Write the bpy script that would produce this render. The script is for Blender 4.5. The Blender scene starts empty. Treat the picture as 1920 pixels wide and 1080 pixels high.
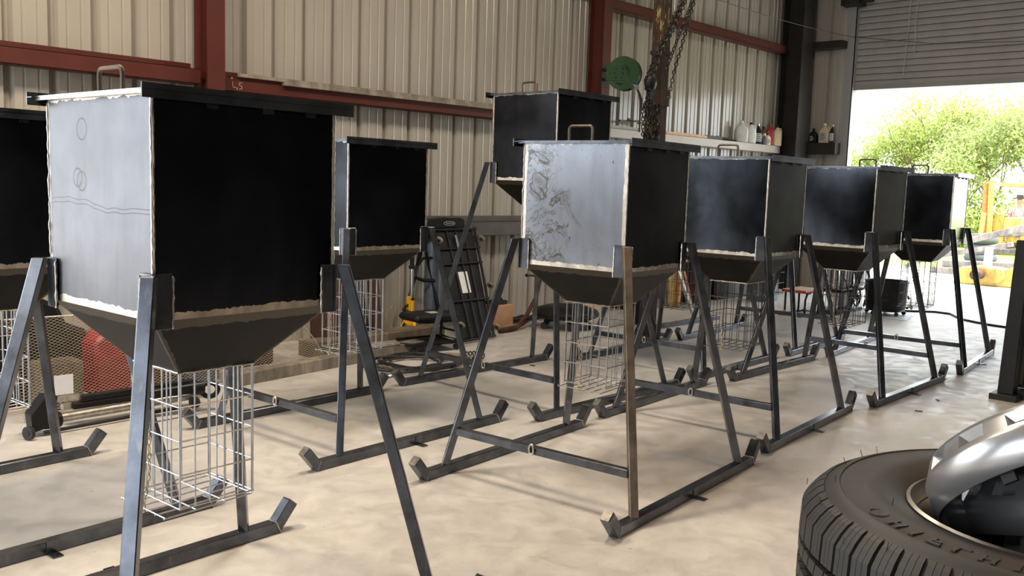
import bpy, bmesh, math, random
from math import sin, cos, pi, sqrt, atan2, radians
from mathutils import Vector, Matrix, Euler
random.seed(7)
sc = bpy.context.scene
COL = sc.collection

# ------------------------------------------------------------------ camera
cam_d = bpy.data.cameras.new('camera')
cam_d.sensor_width = 36.0
cam_d.lens = 1728.3 * 36.0 / 1920.0
cam_d.clip_start = 0.05
cam_d.clip_end = 400
cam = bpy.data.objects.new('camera', cam_d)
COL.objects.link(cam)
_r = Vector((0.69176999, -0.72139255, 0.03235832))
_u = Vector((0.05849405, 0.10064252, 0.99320166))
_f = Vector((0.7197449, 0.68517433, -0.11181864))
cam.matrix_world = Matrix(((_r.x, _u.x, -_f.x, 0.0), (_r.y, _u.y, -_f.y, 0.0), (_r.z, _u.z, -_f.z, 1.483), (0, 0, 0, 1)))
sc.camera = cam

# ------------------------------------------------------------------ view, world, sun, lamps
sc.view_settings.view_transform = 'Standard'
sc.view_settings.look = 'None'
sc.view_settings.gamma = 1.0
sc.view_settings.use_curve_mapping = False
sc.view_settings.exposure = 0.45
sc.cycles.use_denoising = True
sc.cycles.max_bounces = 8
sc.cycles.diffuse_bounces = 4
sc.cycles.glossy_bounces = 4
sc.cycles.sample_clamp_indirect = 8.0
sc.cycles.caustics_reflective = False
sc.cycles.caustics_refractive = False

w = bpy.data.worlds.new('sky')
sc.world = w
w.use_nodes = True
bg = w.node_tree.nodes['Background']
bg.inputs['Color'].default_value = (0.90, 0.95, 1.0, 1)
bg.inputs['Strength'].default_value = 4.2

sun_d = bpy.data.lights.new('sun', 'SUN')
sun_d.energy = 11.5
sun_d.angle = 0.02
sun_d.color = (1.0, 0.95, 0.86)
sun = bpy.data.objects.new('sun', sun_d)
COL.objects.link(sun)
sun.rotation_euler = Vector((0.04, -0.75, 1.2)).to_track_quat('Z', 'Y').to_euler()

def area(name, loc, direction, sx, sy, power, color, portal=False):
    d = bpy.data.lights.new(name, 'AREA')
    d.shape = 'RECTANGLE'
    d.size = sx
    d.size_y = sy
    d.energy = power
    d.color = color
    if portal:
        d.cycles.is_portal = True
    o = bpy.data.objects.new(name, d)
    COL.objects.link(o)
    o.location = loc
    o.rotation_euler = (-Vector(direction)).to_track_quat('Z', 'Y').to_euler()
    return o

# daylight enters by the roll door at the end and by a second open door in the side wall, out of the frame
area('end_door_portal', (13.85, 3.95, 1.55), (-1, 0, 0), 4.5, 3.1, 1, (1, 1, 1), True)
area('side_door_portal', (-2.9, 7.2, 2.0), (0, -1, 0), 5.8, 4.0, 1, (1, 1, 1), True)
area('front_door_portal', (-6.25, 0.5, 2.15), (1, 0, 0), 6.2, 4.3, 1, (1, 1, 1), True)
# warm high-bay lamps under the roof
WARM = (1.0, 0.87, 0.72)
area('high_bay_lamp', (0.4, 4.3, 5.0), (0, 0.3, -1), 0.9, 0.5, 150, (1.0, 0.80, 0.56))
for i, (x, y, p) in enumerate([(2.8, 3.5, 105), (6.2, 3.9, 55), (10.2, 4.2, 20)]):
    area('high_bay_lamp', (x, y, 5.0), (0, 0.12, -1), 0.9, 0.5, p, WARM)
area('warm_floor_fill', (3.4, 0.2, 4.2), (0, 0.05, -1), 0.5, 0.5, 34, (1.0, 0.62, 0.36))  # added orange light without a fixture, to warm the near floor

# ------------------------------------------------------------------ materials
MATS = {}

class NT:
    """small helper around a material's node tree"""
    def __init__(s, name):
        s.m = bpy.data.materials.new(name)
        s.m.use_nodes = True
        s.t = s.m.node_tree
        s.b = s.t.nodes['Principled BSDF']
        MATS[name] = s.m
    def n(s, typ, **kw):
        o = s.t.nodes.new(typ)
        for k, v in kw.items():
            setattr(o, k, v)
        return o
    def l(s, a, b):
        s.t.links.new(a, b)
    def math(s, op, a, b=None, c=None, clamp=False):
        o = s.n('ShaderNodeMath', operation=op)
        o.use_clamp = clamp
        for i, v in enumerate((a, b, c)):
            if v is None:
                continue
            if isinstance(v, (int, float)):
                o.inputs[i].default_value = v
            else:
                s.l(v, o.inputs[i])
        return o.outputs[0]
    def obj(s):
        return s.n('ShaderNodeTexCoord').outputs['Object']
    def vary(s, v, k=13.0):
        oi = s.n('ShaderNodeObjectInfo')
        a = s.n('ShaderNodeVectorMath', operation='ADD')
        m = s.math('MULTIPLY', oi.outputs['Random'], k)
        s.l(v, a.inputs[0])
        s.l(m, a.inputs[1])
        return a.outputs[0]
    def scale(s, v, x, y, z):
        a = s.n('ShaderNodeVectorMath', operation='MULTIPLY')
        s.l(v, a.inputs[0])
        a.inputs[1].default_value = (x, y, z)
        return a.outputs[0]
    def noise(s, v, sc_, det=4.0, rough=0.55, dist=0.0):
        o = s.n('ShaderNodeTexNoise')
        s.l(v, o.inputs['Vector'])
        o.inputs['Scale'].default_value = sc_
        o.inputs['Detail'].default_value = det
        o.inputs['Roughness'].default_value = rough
        o.inputs['Distortion'].default_value = dist
        return o.outputs['Fac']
    def ramp(s, f, stops):
        o = s.n('ShaderNodeValToRGB')
        s.l(f, o.inputs[0])
        e = o.color_ramp.elements
        while len(e) < len(stops):
            e.new(0.5)
        for i, (p, c) in enumerate(stops):
            e[i].position = p
            e[i].color = (c[0], c[1], c[2], 1) if isinstance(c, (tuple, list)) else (c, c, c, 1)
        return o.outputs['Color']
    def mix(s, f, a, b):
        o = s.n('ShaderNodeMix', data_type='RGBA')
        for idx, v in ((0, f), (6, a), (7, b)):
            if isinstance(v, (int, float)):
                o.inputs[idx].default_value = v
            elif isinstance(v, tuple):
                o.inputs[idx].default_value = (v[0], v[1], v[2], 1)
            else:
                s.l(v, o.inputs[idx])
        return o.outputs[2]
    def mixf(s, f, a, b):
        o = s.n('ShaderNodeMix', data_type='FLOAT')
        for idx, v in ((0, f), (2, a), (3, b)):
            if isinstance(v, (int, float)):
                o.inputs[idx].default_value = v
            else:
                s.l(v, o.inputs[idx])
        return o.outputs[0]
    def sep(s, v):
        o = s.n('ShaderNodeSeparateXYZ')
        s.l(v, o.inputs[0])
        return o.outputs
    def bump(s, h, strength=0.2, dist=0.01):
        o = s.n('ShaderNodeBump')
        o.inputs['Strength'].default_value = strength
        o.inputs['Distance'].default_value = dist
        s.l(h, o.inputs['Height'])
        s.l(o.outputs[0], s.b.inputs['Normal'])
    def set(s, **kw):
        for k, v in kw.items():
            i = s.b.inputs[{'base': 'Base Color', 'rough': 'Roughness', 'metal': 'Metallic', 'spec': 'Specular IOR Level', 'trans': 'Transmission Weight', 'coat': 'Coat Weight'}[k]]
            if isinstance(v, (int, float)):
                i.default_value = v
            elif isinstance(v, tuple):
                i.default_value = (v[0], v[1], v[2], 1)
            else:
                s.l(v, i)
        return s

def plain(name, col, rough=0.5, metal=0.0, var=0.12, nscale=6.0, spec=0.5, bump=0.0):
    """painted or plain surface, with a little procedural wear"""
    t = NT(name)
    v = t.vary(t.obj())
    f = t.noise(v, nscale, 5)
    c0 = tuple(max(0, c * (1 - var)) for c in col)
    c1 = tuple(min(1, c * (1 + var)) for c in col)
    t.set(base=t.ramp(f, [(0.3, c0), (0.7, c1)]), rough=t.mixf(f, max(0.02, rough - 0.08), min(1, rough + 0.08)), metal=metal, spec=spec)
    if bump:
        t.bump(t.noise(v, nscale * 6, 4), bump, 0.004)
    return t.m

HX, Z0, Z1, ZH, SH = 0.30, 1.089, 1.694, 0.900, 0.130

def steel_sheet(name, base0, base1, stain=None, rough=0.36):
    """hot rolled sheet: bluish scale patches, dark tide lines, ground bare strips beside every weld"""
    t = NT(name)
    o = t.obj()
    v = t.vary(o)
    big = t.noise(v, 2.2, 5, 0.6, 0.6)
    fine = t.noise(v, 14.0, 6, 0.65)
    col = t.ramp(big, [(0.30, base0), (0.52, tuple((a + b) / 2 for a, b in zip(base0, base1))), (0.70, base1)])
    st = t.noise(t.scale(v, 3.0, 3.0, 0.5), 5.0, 4)
    col = t.mix(t.ramp(st, [(0.45, 0.0), (0.75, 0.35)]), col, tuple(0.6 * a for a in base0))
    tide = t.math('ABSOLUTE', t.math('SUBTRACT', t.noise(v, 1.6, 5, 0.6, 1.2), 0.56))
    tm = t.ramp(tide, [(0.0, 0.12 if not stain else 0.08), (0.010, 0.0)])
    col = t.mix(tm, col, tuple(0.45 * a for a in base0))
    rg = t.mixf(fine, rough - 0.05, rough + 0.07)
    x, y, z = t.sep(o)
    if stain == 'rings':
        tot = None
        for cy, cz, r in ((0.085, 1.600, 0.030), (0.115, 1.462, 0.026), (0.090, 1.452, 0.027)):
            dy = t.math('SUBTRACT', y, cy)
            dz = t.math('SUBTRACT', z, cz)
            d = t.math('SQRT', t.math('ADD', t.math('MULTIPLY', dy, dy), t.math('MULTIPLY', dz, dz)))
            d = t.math('ABSOLUTE', t.math('SUBTRACT', d, r))
            m = t.math('LESS_THAN', d, 0.0028)
            tot = m if tot is None else t.math('MAXIMUM', tot, m)
        wob = t.math('MULTIPLY', t.math('SUBTRACT', t.noise(t.scale(o, 1, 1, 0), 3.2, 2), 0.5), 0.10)
        for dz in (0.0, 0.012):
            ln = t.math('ABSOLUTE', t.math('SUBTRACT', t.math('SUBTRACT', z, 1.375 + dz), t.math('MULTIPLY', wob, 1 + 8 * dz)))
            tot = t.math('MAXIMUM', tot, t.math('LESS_THAN', ln, 0.0014))
        col = t.mix(t.math('MULTIPLY', tot, 0.75), col, (0.045, 0.042, 0.04))
    if stain == 'swirl':
        n1 = t.noise(o, 2.5, 4, 0.55, 2.2)
        reg = t.ramp(t.math('ADD', t.math('MULTIPLY', y, 2.2), n1), [(0.50, 0.0), (0.64, 1.0)])
        ln = t.ramp(t.math('ABSOLUTE', t.math('SUBTRACT', n1, 0.50)), [(0.0, 1.0), (0.030, 0.0)])
        ln2 = t.ramp(t.math('ABSOLUTE', t.math('SUBTRACT', t.noise(o, 6.0, 5, 0.65, 2.6), 0.52)), [(0.0, 0.8), (0.030, 0.0)])
        pat = t.ramp(n1, [(0.50, 0.0), (0.60, 0.55)])
        m = t.math('MULTIPLY', t.math('MAXIMUM', t.math('MAXIMUM', ln, ln2), pat), reg)
        col = t.mix(m, col, (0.10, 0.092, 0.075))
        rg = t.mixf(reg, rg, t.mixf(fine, 0.22, 0.5))
        sp = t.ramp(t.noise(t.scale(o, 1, 1.6, 0.8), 42.0, 3), [(0.66, 0.0), (0.70, 0.8)])
        col = t.mix(t.math('MULTIPLY', sp, t.ramp(t.noise(o, 3.5, 2), [(0.5, 0.0), (0.6, 1.0)])), col, (0.05, 0.045, 0.04))
    # ground metal near the upright corners and the lower seam
    wob = t.math('MULTIPLY', t.math('SUBTRACT', t.noise(v, 18.0, 5, 0.7), 0.5), 0.022)
    ax = t.math('MINIMUM', t.math('ABSOLUTE', x), t.math('ABSOLUTE', y))
    e1 = t.math('GREATER_THAN', t.math('ADD', ax, t.math('MULTIPLY', wob, 0.5 if stain != 'swirl' else 1.0)), HX - (0.008 if stain != 'swirl' else 0.020))
    zz = t.math('ADD', z, t.math('MULTIPLY', wob, 1.6))
    e2 = t.math('LESS_THAN', t.math('ABSOLUTE', t.math('SUBTRACT', zz, Z0 + 0.002)), 0.019)
    e3 = t.math('GREATER_THAN', zz, Z1 - 0.012)
    e = t.math('MAXIMUM', t.math('MAXIMUM', e1, e2), e3)
    gcol = t.ramp(t.noise(t.scale(v, 1.5, 1.5, 1.0), 14.0, 4), [(0.3, (0.48, 0.43, 0.36)), (0.7, (0.90, 0.83, 0.72))])
    col = t.mix(e, col, gcol)
    t.set(base=col, metal=t.mixf(e, 0.92, 1.0), rough=t.mixf(e, rg, 0.42))
    hh = t.math('ADD', t.math('MULTIPLY', fine, 0.35), t.math('MULTIPLY', t.math('MULTIPLY', e, t.noise(v, 90.0, 3)), 1.0))
    t.bump(hh, 0.05, 0.003)
    return t.m

steel_sheet('scale_sheet', (0.016, 0.017, 0.019), (0.062, 0.069, 0.084), None, 0.18)
steel_sheet('scale_sheet_ringed_lit', (0.105, 0.105, 0.114), (0.150, 0.153, 0.170), 'rings', 0.40)  # same sheet with door light put into its paler base; rings are stains
steel_sheet('scale_sheet_swirled_lit', (0.27, 0.28, 0.31), (0.35, 0.385, 0.445), 'swirl', 0.34)  # base lifted further for the door's reflection; swirls are stains

def funnel_mat():
    t = NT('funnel_sheet')
    o = t.obj()
    v = t.vary(o)
    n = t.noise(v, 3.0, 5)
    x, y, z = t.sep(o)
    wob = t.math('MULTIPLY', t.math('SUBTRACT', t.noise(v, 16.0, 5, 0.7), 0.5), 0.03)
    e = t.math('GREATER_THAN', t.math('ADD', z, wob), Z0 - 0.030)
    d = t.math('ABSOLUTE', t.math('SUBTRACT', t.math('ABSOLUTE', x), t.math('ABSOLUTE', y)))
    e = t.math('MAXIMUM', e, t.math('LESS_THAN', t.math('ADD', d, wob), 0.010))
    e = t.math('MAXIMUM', e, t.math('LESS_THAN', t.math('ADD', z, wob), ZH + 0.006))
    col = t.mix(e, t.ramp(n, [(0.3, (0.012, 0.0117, 0.0115)), (0.7, (0.026, 0.0255, 0.025))]), (0.085, 0.073, 0.058))
    t.set(base=col, metal=0.85, rough=t.mixf(e, 0.48, 0.40), spec=0.2)
    t.bump(t.noise(v, 60.0, 3), 0.08, 0.003)
funnel_mat()

def tube_mat(name, c0, c1, rough):
    t = NT(name)
    v = t.vary(t.obj())
    n = t.noise(v, 9.0, 5, 0.6)
    st = t.noise(t.scale(v, 14, 14, 1.2), 3.0, 4)
    col = t.ramp(n, [(0.3, c0), (0.7, c1)])
    col = t.mix(t.ramp(st, [(0.60, 0.0), (0.74, 0.35)]), col, (0.30, 0.29, 0.28))
    t.set(base=col, metal=0.85, rough=t.mixf(n, rough - 0.06, rough + 0.12))
    return t.m
tube_mat('scale_tube', (0.062, 0.066, 0.074), (0.155, 0.17, 0.205), 0.20)
tube_mat('rusty_tube', (0.14, 0.105, 0.08), (0.30, 0.25, 0.20), 0.42)
plain('cap_steel', (0.20, 0.19, 0.17), 0.45, 0.9, 0.4, 40)
plain('letter_rubber', (0.034, 0.032, 0.030), 0.55, 0.0, 0.2, 20)
plain('ground_steel', (0.55, 0.52, 0.47), 0.38, 1.0, 0.25, 40)
plain('galvanised_wire', (0.62, 0.64, 0.68), 0.33, 0.9, 0.15, 30)
plain('dark_wire', (0.09, 0.09, 0.09), 0.45, 0.6, 0.2, 30)
plain('grey_wire', (0.34, 0.34, 0.35), 0.40, 0.85, 0.2, 30)
plain('handle_rod', (0.12, 0.09, 0.07), 0.45, 0.8, 0.3, 30)
plain('chain_brass', (0.45, 0.35, 0.22), 0.4, 0.9, 0.3, 60)
plain('red_oxide', (0.078, 0.017, 0.012), 0.55, 0.0, 0.15, 3, 0.3)
plain('grey_oxide', (0.075, 0.060, 0.050), 0.55, 0.0, 0.3, 6)
plain('dark_steel', (0.026, 0.023, 0.021), 0.5, 0.2, 0.3, 8, 0.3)
plain('black_paint', (0.010, 0.010, 0.011), 0.42, 0.0, 0.3, 10, 0.25)
plain('black_vinyl', (0.011, 0.011, 0.012), 0.42, 0.0, 0.3, 10, 0.22)
plain('black_rubber', (0.016, 0.015, 0.0145), 0.58, 0.0, 0.25, 22, bump=0.05)
plain('chain_iron', (0.035, 0.030, 0.027), 0.5, 0.6, 0.3, 20)
plain('chrome', (0.70, 0.71, 0.73), 0.16, 1.0, 0.06, 10)
plain('yellow_paint', (0.80, 0.42, 0.015), 0.38, 0.0, 0.10, 12)
plain('orange_paint', (0.40, 0.13, 0.03), 0.6, 0.0, 0.45, 14)
plain('reel_green', (0.016, 0.066, 0.017), 0.45, 0.0, 0.10, 12, 0.3)
plain('red_plastic', (0.27, 0.014, 0.020), 0.40, 0.0, 0.18, 5)
plain('red_vinyl', (0.40, 0.04, 0.02), 0.45, 0.0, 0.15, 8)
plain('cream_vinyl', (0.62, 0.50, 0.34), 0.45, 0.0, 0.1, 8)
plain('blue_paint', (0.09, 0.11, 0.145), 0.45, 0.1, 0.2, 8)
plain('pale_grey', (0.45, 0.46, 0.47), 0.5, 0.0, 0.1, 8)
plain('white_plastic', (0.72, 0.72, 0.70), 0.4, 0.0, 0.06, 8)
plain('clear_jug', (0.62, 0.64, 0.62), 0.28, 0.0, 0.08, 8)
plain('white_paper', (0.75, 0.76, 0.78), 0.6, 0.0, 0.05, 10)
plain('cardboard', (0.50, 0.30, 0.17), 0.75, 0.0, 0.12, 10)
plain('brown_plastic', (0.10, 0.035, 0.02), 0.4, 0.0, 0.2, 10)
plain('level_orange', (0.70, 0.30, 0.10), 0.5, 0.0, 0.2, 20)
plain('fresh_wood', (0.62, 0.42, 0.24), 0.7, 0.0, 0.15, 12)
plain('cream_wire', (0.46, 0.40, 0.31), 0.5, 0.2, 0.12, 20)
plain('chalk', (0.62, 0.50, 0.45), 0.8, 0.0, 0.05, 8)
plain('skin', (0.42, 0.24, 0.16), 0.5, 0.0, 0.05, 8)
plain('grey_felt', (0.06, 0.07, 0.08), 0.8, 0.0, 0.1, 8)
plain('denim', (0.08, 0.10, 0.18), 0.8, 0.0, 0.1, 8)
plain('bark', (0.16, 0.11, 0.08), 0.85, 0.0, 0.3, 20)
plain('glass_gauge', (0.5, 0.5, 0.5), 0.1, 0.2, 0.05, 8)

def rust_mat(name, c0, c1, c2, fleck=None):
    t = NT(name)
    v = t.vary(t.obj())
    n = t.noise(t.scale(v, 1, 1, 0.35), 7.0, 8, 0.7, 0.4)
    col = t.ramp(n, [(0.30, c0), (0.50, c1), (0.68, c2)])
    if fleck:
        z = t.sep(t.obj())[2]
        m = t.ramp(t.noise(t.scale(v, 1, 1, 0.3), 30.0, 6, 0.75), [(0.56, 0.0), (0.60, 1.0)])
        up = t.ramp(z, [(0.0, 0.0), (1.0, 1.0)])
        up = t.math('SMOOTH_MIN', 1.0, t.math('MULTIPLY', t.math('SUBTRACT', z, 2.55), 2.2), 0.1, clamp=True)
        col = t.mix(t.math('MULTIPLY', m, up), col, fleck)
    t.set(base=col, rough=0.8, metal=0.1)
    t.bump(n, 0.3, 0.006)
    return t.m
rust_mat('rusty_iron', (0.016, 0.009, 0.007), (0.060, 0.024, 0.013), (0.12, 0.056, 0.028))
rust_mat('flaked_column_paint', (0.010, 0.006, 0.005), (0.028, 0.013, 0.008), (0.060, 0.028, 0.015), (0.34, 0.25, 0.08))
rust_mat('dirty_timber', (0.045, 0.034, 0.024), (0.13, 0.10, 0.07), (0.24, 0.19, 0.13))
rust_mat('weathered_wood', (0.10, 0.085, 0.075), (0.20, 0.18, 0.165), (0.32, 0.29, 0.26))
rust_mat('grimy_beam', (0.10, 0.085, 0.065), (0.22, 0.19, 0.15), (0.36, 0.32, 0.26))
rust_mat('loader_yellow', (0.30, 0.15, 0.04), (0.52, 0.36, 0.09), (0.66, 0.52, 0.20))

def concrete():
    t = NT('concrete')
    o = t.obj()
    n1 = t.noise(o, 0.7, 6, 0.6, 0.3)
    n2 = t.noise(o, 6.5, 8, 0.72, 0.6)
    n3 = t.noise(o, 60.0, 3)
    a = t.ramp(n1, [(0.30, (0.45, 0.435, 0.410)), (0.55, (0.55, 0.53, 0.50)), (0.75, (0.61, 0.588, 0.555))])
    b = t.ramp(n2, [(0.35, (0.84, 0.84, 0.84)), (0.55, (1, 1, 1)), (0.75, (1.12, 1.11, 1.09))])
    mul = t.n('ShaderNodeMix', data_type='RGBA', blend_type='MULTIPLY')
    mul.inputs[0].default_value = 1.0
    t.l(a, mul.inputs[6])
    t.l(b, mul.inputs[7])
    col = mul.outputs[2]
    n4 = t.noise(o, 2.2, 8, 0.7, 1.4)
    crackle = t.ramp(n4, [(0.60, 0.0), (0.74, 0.40)])
    col = t.mix(crackle, col, (0.22, 0.19, 0.155))
    spot = t.ramp(t.noise(o, 30.0, 2), [(0.72, 0.0), (0.76, 0.6)])
    col = t.mix(spot, col, (0.12, 0.10, 0.08))
    t.set(base=col, rough=t.mixf(t.ramp(n2, [(0.35, 0.0), (0.65, 1.0)]), 0.30, 0.60), spec=0.42)
    t.bump(t.math('ADD', t.math('MULTIPLY', n2, 0.6), t.math('MULTIPLY', n3, 0.15)), 0.035, 0.01)
concrete()

def panel_metal(name, col, rough):
    t = NT(name)
    o = t.obj()
    n = t.noise(t.scale(o, 1, 1, 0.25), 3.0, 5)
    n2 = t.noise(o, 1.1, 3)
    c = t.ramp(n, [(0.3, tuple(0.86 * a for a in col)), (0.7, col)])
    t.set(base=c, rough=t.mixf(n2, rough - 0.06, rough + 0.1), spec=0.5)
    return t.m
panel_metal('cream_panel', (0.40, 0.372, 0.325), 0.17)
panel_metal('pale_girt', (0.42, 0.37, 0.33), 0.35)  # pinkish grey, paler than the other girts
panel_metal('door_slat_paint', (0.36, 0.35, 0.33), 0.42)
panel_metal('dark_wall_panel', (0.045, 0.043, 0.040), 0.7)
panel_metal('roof_panel', (0.30, 0.28, 0.25), 0.6)
panel_metal('jamb_grey', (0.34, 0.34, 0.34), 0.45)

def ground_mat(name, stops, scale):
    t = NT(name)
    n = t.noise(t.obj(), scale, 7, 0.65)
    t.set(base=t.ramp(n, stops), rough=0.9)
    return t.m
ground_mat('gravel', [(0.35, (0.30, 0.27, 0.24)), (0.65, (0.50, 0.47, 0.43))], 9)
ground_mat('pale_yard', [(0.3, (0.46, 0.44, 0.41)), (0.7, (0.58, 0.56, 0.52))], 1.5)
ground_mat('grass', [(0.3, (0.16, 0.20, 0.035)), (0.7, (0.30, 0.33, 0.07))], 3.0)
ground_mat('plaid', [(0.45, (0.40, 0.22, 0.22)), (0.55, (0.52, 0.42, 0.36))], 9)

def leaf_mat(name, c):
    t = NT(name)
    n = t.noise(t.obj(), 1.3, 3)
    col = t.ramp(n, [(0.3, tuple(0.75 * a for a in c)), (0.7, tuple(1.2 * a for a in c))])
    t.set(base=col, rough=0.6, spec=0.3)
    tr = t.n('ShaderNodeBsdfTranslucent')
    t.l(col, tr.inputs['Color'])
    mx = t.n('ShaderNodeMixShader')
    mx.inputs[0].default_value = 0.45
    out = t.t.nodes['Material Output']
    t.l(t.b.outputs[0], mx.inputs[1])
    t.l(tr.outputs[0], mx.inputs[2])
    t.l(mx.outputs[0], out.inputs['Surface'])
leaf_mat('leaf_lime', (0.34, 0.41, 0.12))
leaf_mat('leaf_olive', (0.30, 0.36, 0.13))

def hub_mat():
    t = NT('hubcap_silver')
    n = t.noise(t.obj(), 20.0, 2)
    t.set(base=(0.42, 0.42, 0.43), metal=0.80, rough=t.mixf(n, 0.27, 0.29))
hub_mat()
plain('rim_steel', (0.40, 0.38, 0.34), 0.30, 0.9, 0.1, 10)
plain('rim_dark', (0.05, 0.05, 0.05), 0.35, 0.6, 0.2, 10)

# ------------------------------------------------------------------ mesh helpers
class MB:
    def __init__(s):
        s.v = []
        s.f = []
    def add(s, vs, fs):
        k = len(s.v)
        s.v.extend([tuple(x) for x in vs])
        s.f.extend([tuple(i + k for i in f) for f in fs])
        return s
    def hexa(s, bot, top):
        """prism between two quads"""
        n = len(bot)
        fs = [tuple(range(n))[::-1], tuple(range(n, 2 * n))]
        for i in range(n):
            j = (i + 1) % n
            fs.append((i, j, n + j, n + i))
        return s.add(list(bot) + list(top), fs)
    def box(s, x0, x1, y0, y1, z0, z1, M=None):
        b = [(x0, y0, z0), (x1, y0, z0), (x1, y1, z0), (x0, y1, z0)]
        t = [(x0, y0, z1), (x1, y0, z1), (x1, y1, z1), (x0, y1, z1)]
        if M is not None:
            b = [M @ Vector(p) for p in b]
            t = [M @ Vector(p) for p in t]
        return s.hexa(b, t)
    def frame(s, d):
        d = Vector(d).normalized()
        a = Vector((0, 0, 1)) if abs(d.z) < 0.95 else Vector((1, 0, 0))
        u = d.cross(a).normalized()
        return u, d.cross(u).normalized()
    def cyl(s, p0, p1, r0, r1=None, n=12, cap=True):
        r1 = r0 if r1 is None else r1
        p0, p1 = Vector(p0), Vector(p1)
        u, v = s.frame(p1 - p0)
        b = [p0 + (u * cos(2 * pi * i / n) + v * sin(2 * pi * i / n)) * r0 for i in range(n)]
        t = [p1 + (u * cos(2 * pi * i / n) + v * sin(2 * pi * i / n)) * r1 for i in range(n)]
        fs = [(i, (i + 1) % n, n + (i + 1) % n, n + i) for i in range(n)]
        if cap:
            fs += [tuple(range(n))[::-1], tuple(range(n, 2 * n))]
        return s.add(b + t, fs)
    def tube(s, pts, r, n=8, closed=False):
        pts = [Vector(p) for p in pts]
        m = len(pts)
        vs, fs = [], []
        u = None
        for i, p in enumerate(pts):
            if closed:
                d = pts[(i + 1) % m] - pts[i - 1]
            else:
                d = pts[min(i + 1, m - 1)] - pts[max(i - 1, 0)]
            d.normalize()
            if u is None:
                u, _ = s.frame(d)
            u = (u - d * u.dot(d)).normalized()
            v = d.cross(u)
            rr = r[i] if isinstance(r, (list, tuple)) else r
            vs += [p + (u * cos(2 * pi * k / n) + v * sin(2 * pi * k / n)) * rr for k in range(n)]
        for i in range(m if closed else m - 1):
            a, b = i * n, ((i + 1) % m) * n
            fs += [(a + k, a + (k + 1) % n, b + (k + 1) % n, b + k) for k in range(n)]
        if not closed:
            fs += [tuple(range(n))[::-1], tuple(range((m - 1) * n, m * n))]
        return s.add(vs, fs)
    def bar(s, p0, p1, w, h, up=(0, 0, 1)):
        """rectangular bar; w sideways, h along 'up'"""
        p0, p1 = Vector(p0), Vector(p1)
        d = (p1 - p0).normalized()
        up = Vector(up)
        sd = d.cross(up).normalized() * (w / 2)
        uu = sd.cross(d).normalized() * (h / 2)
        q = lambda p: [p - sd - uu, p + sd - uu, p + sd + uu, p - sd + uu]
        return s.hexa(q(p0), q(p1))
    def prism(s, poly, o, a, b, e):
        """polygon of (i, j) in the plane o + i*a + j*b, extruded by vector e"""
        o, a, b, e = Vector(o), Vector(a), Vector(b), Vector(e)
        p = [o + a * i + b * j for i, j in poly]
        return s.hexa(p, [q + e for q in p])
    def lathe(s, prof, n=48, M=None, cap=False):
        m = len(prof)
        vs = []
        for i in range(n):
            t = 2 * pi * i / n
            vs += [Vector((r * cos(t), r * sin(t), z)) for r, z in prof]
        if M is not None:
            vs = [M @ v for v in vs]
        fs = []
        for i in range(n):
            a, b = i * m, ((i + 1) % n) * m
            fs += [(a + k, b + k, b + k + 1, a + k + 1) for k in range(m - 1)]
        if cap:
            fs += [tuple(i * m for i in range(n))[::-1], tuple(i * m + m - 1 for i in range(n))]
        return s.add(vs, fs)
    def ball(s, c, r, n=10, sc_=(1, 1, 1)):
        c = Vector(c)
        prof = [(r * sin(pi * k / n) + 1e-5, -r * cos(pi * k / n)) for k in range(n + 1)]
        M = Matrix.Translation(c) @ Matrix.Diagonal((*sc_, 1))
        return s.lathe(prof, 2 * n, M)
    def build(s, name, mat, parent=None, smooth=False, bevel=0.0, seg=1):
        me = bpy.data.meshes.new(name)
        me.from_pydata(s.v, [], s.f)
        me.materials.append(MATS[mat])
        bm = bmesh.new()
        bm.from_mesh(me)
        bmesh.ops.recalc_face_normals(bm, faces=bm.faces)
        if bevel:
            bmesh.ops.bevel(bm, geom=list(bm.edges), offset=bevel, segments=seg, profile=0.6, affect='EDGES', clamp_overlap=True)
        if smooth:
            for f in bm.faces:
                f.smooth = True
            for e in bm.edges:
                if len(e.link_faces) == 2 and e.calc_face_angle(0) > 0.7:
                    e.smooth = False
        bm.to_mesh(me)
        bm.free()
        o = bpy.data.objects.new(name, me)
        COL.objects.link(o)
        if parent is not None:
            o.parent = parent
        return o

def tag(o, label, cat, group=None, kind=None):
    if label:
        o['label'] = label
    if cat:
        o['category'] = cat
    if group:
        o['group'] = group
    if kind:
        o['kind'] = kind
    return o

def thing(name, label, cat, loc=(0, 0, 0), rz=0.0, group=None, kind=None):
    o = bpy.data.objects.new(name, None)
    o.empty_display_size = 0.1
    COL.objects.link(o)
    o.location = loc
    o.rotation_euler = (0, 0, rz)
    return tag(o, label, cat, group, kind)

def copy_tree(o, parent=None):
    c = o.copy()
    COL.objects.link(c)
    c.parent = parent
    for ch in list(o.children):
        copy_tree(ch, c)
    return c

def struct(o):
    o['kind'] = 'structure'
    return o

# ------------------------------------------------------------------ room shell
m = MB()
m.box(-6.2, 13.95, -5.0, 7.4, -0.12, 0.0)
struct(m.build('floor', 'concrete'))

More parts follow.
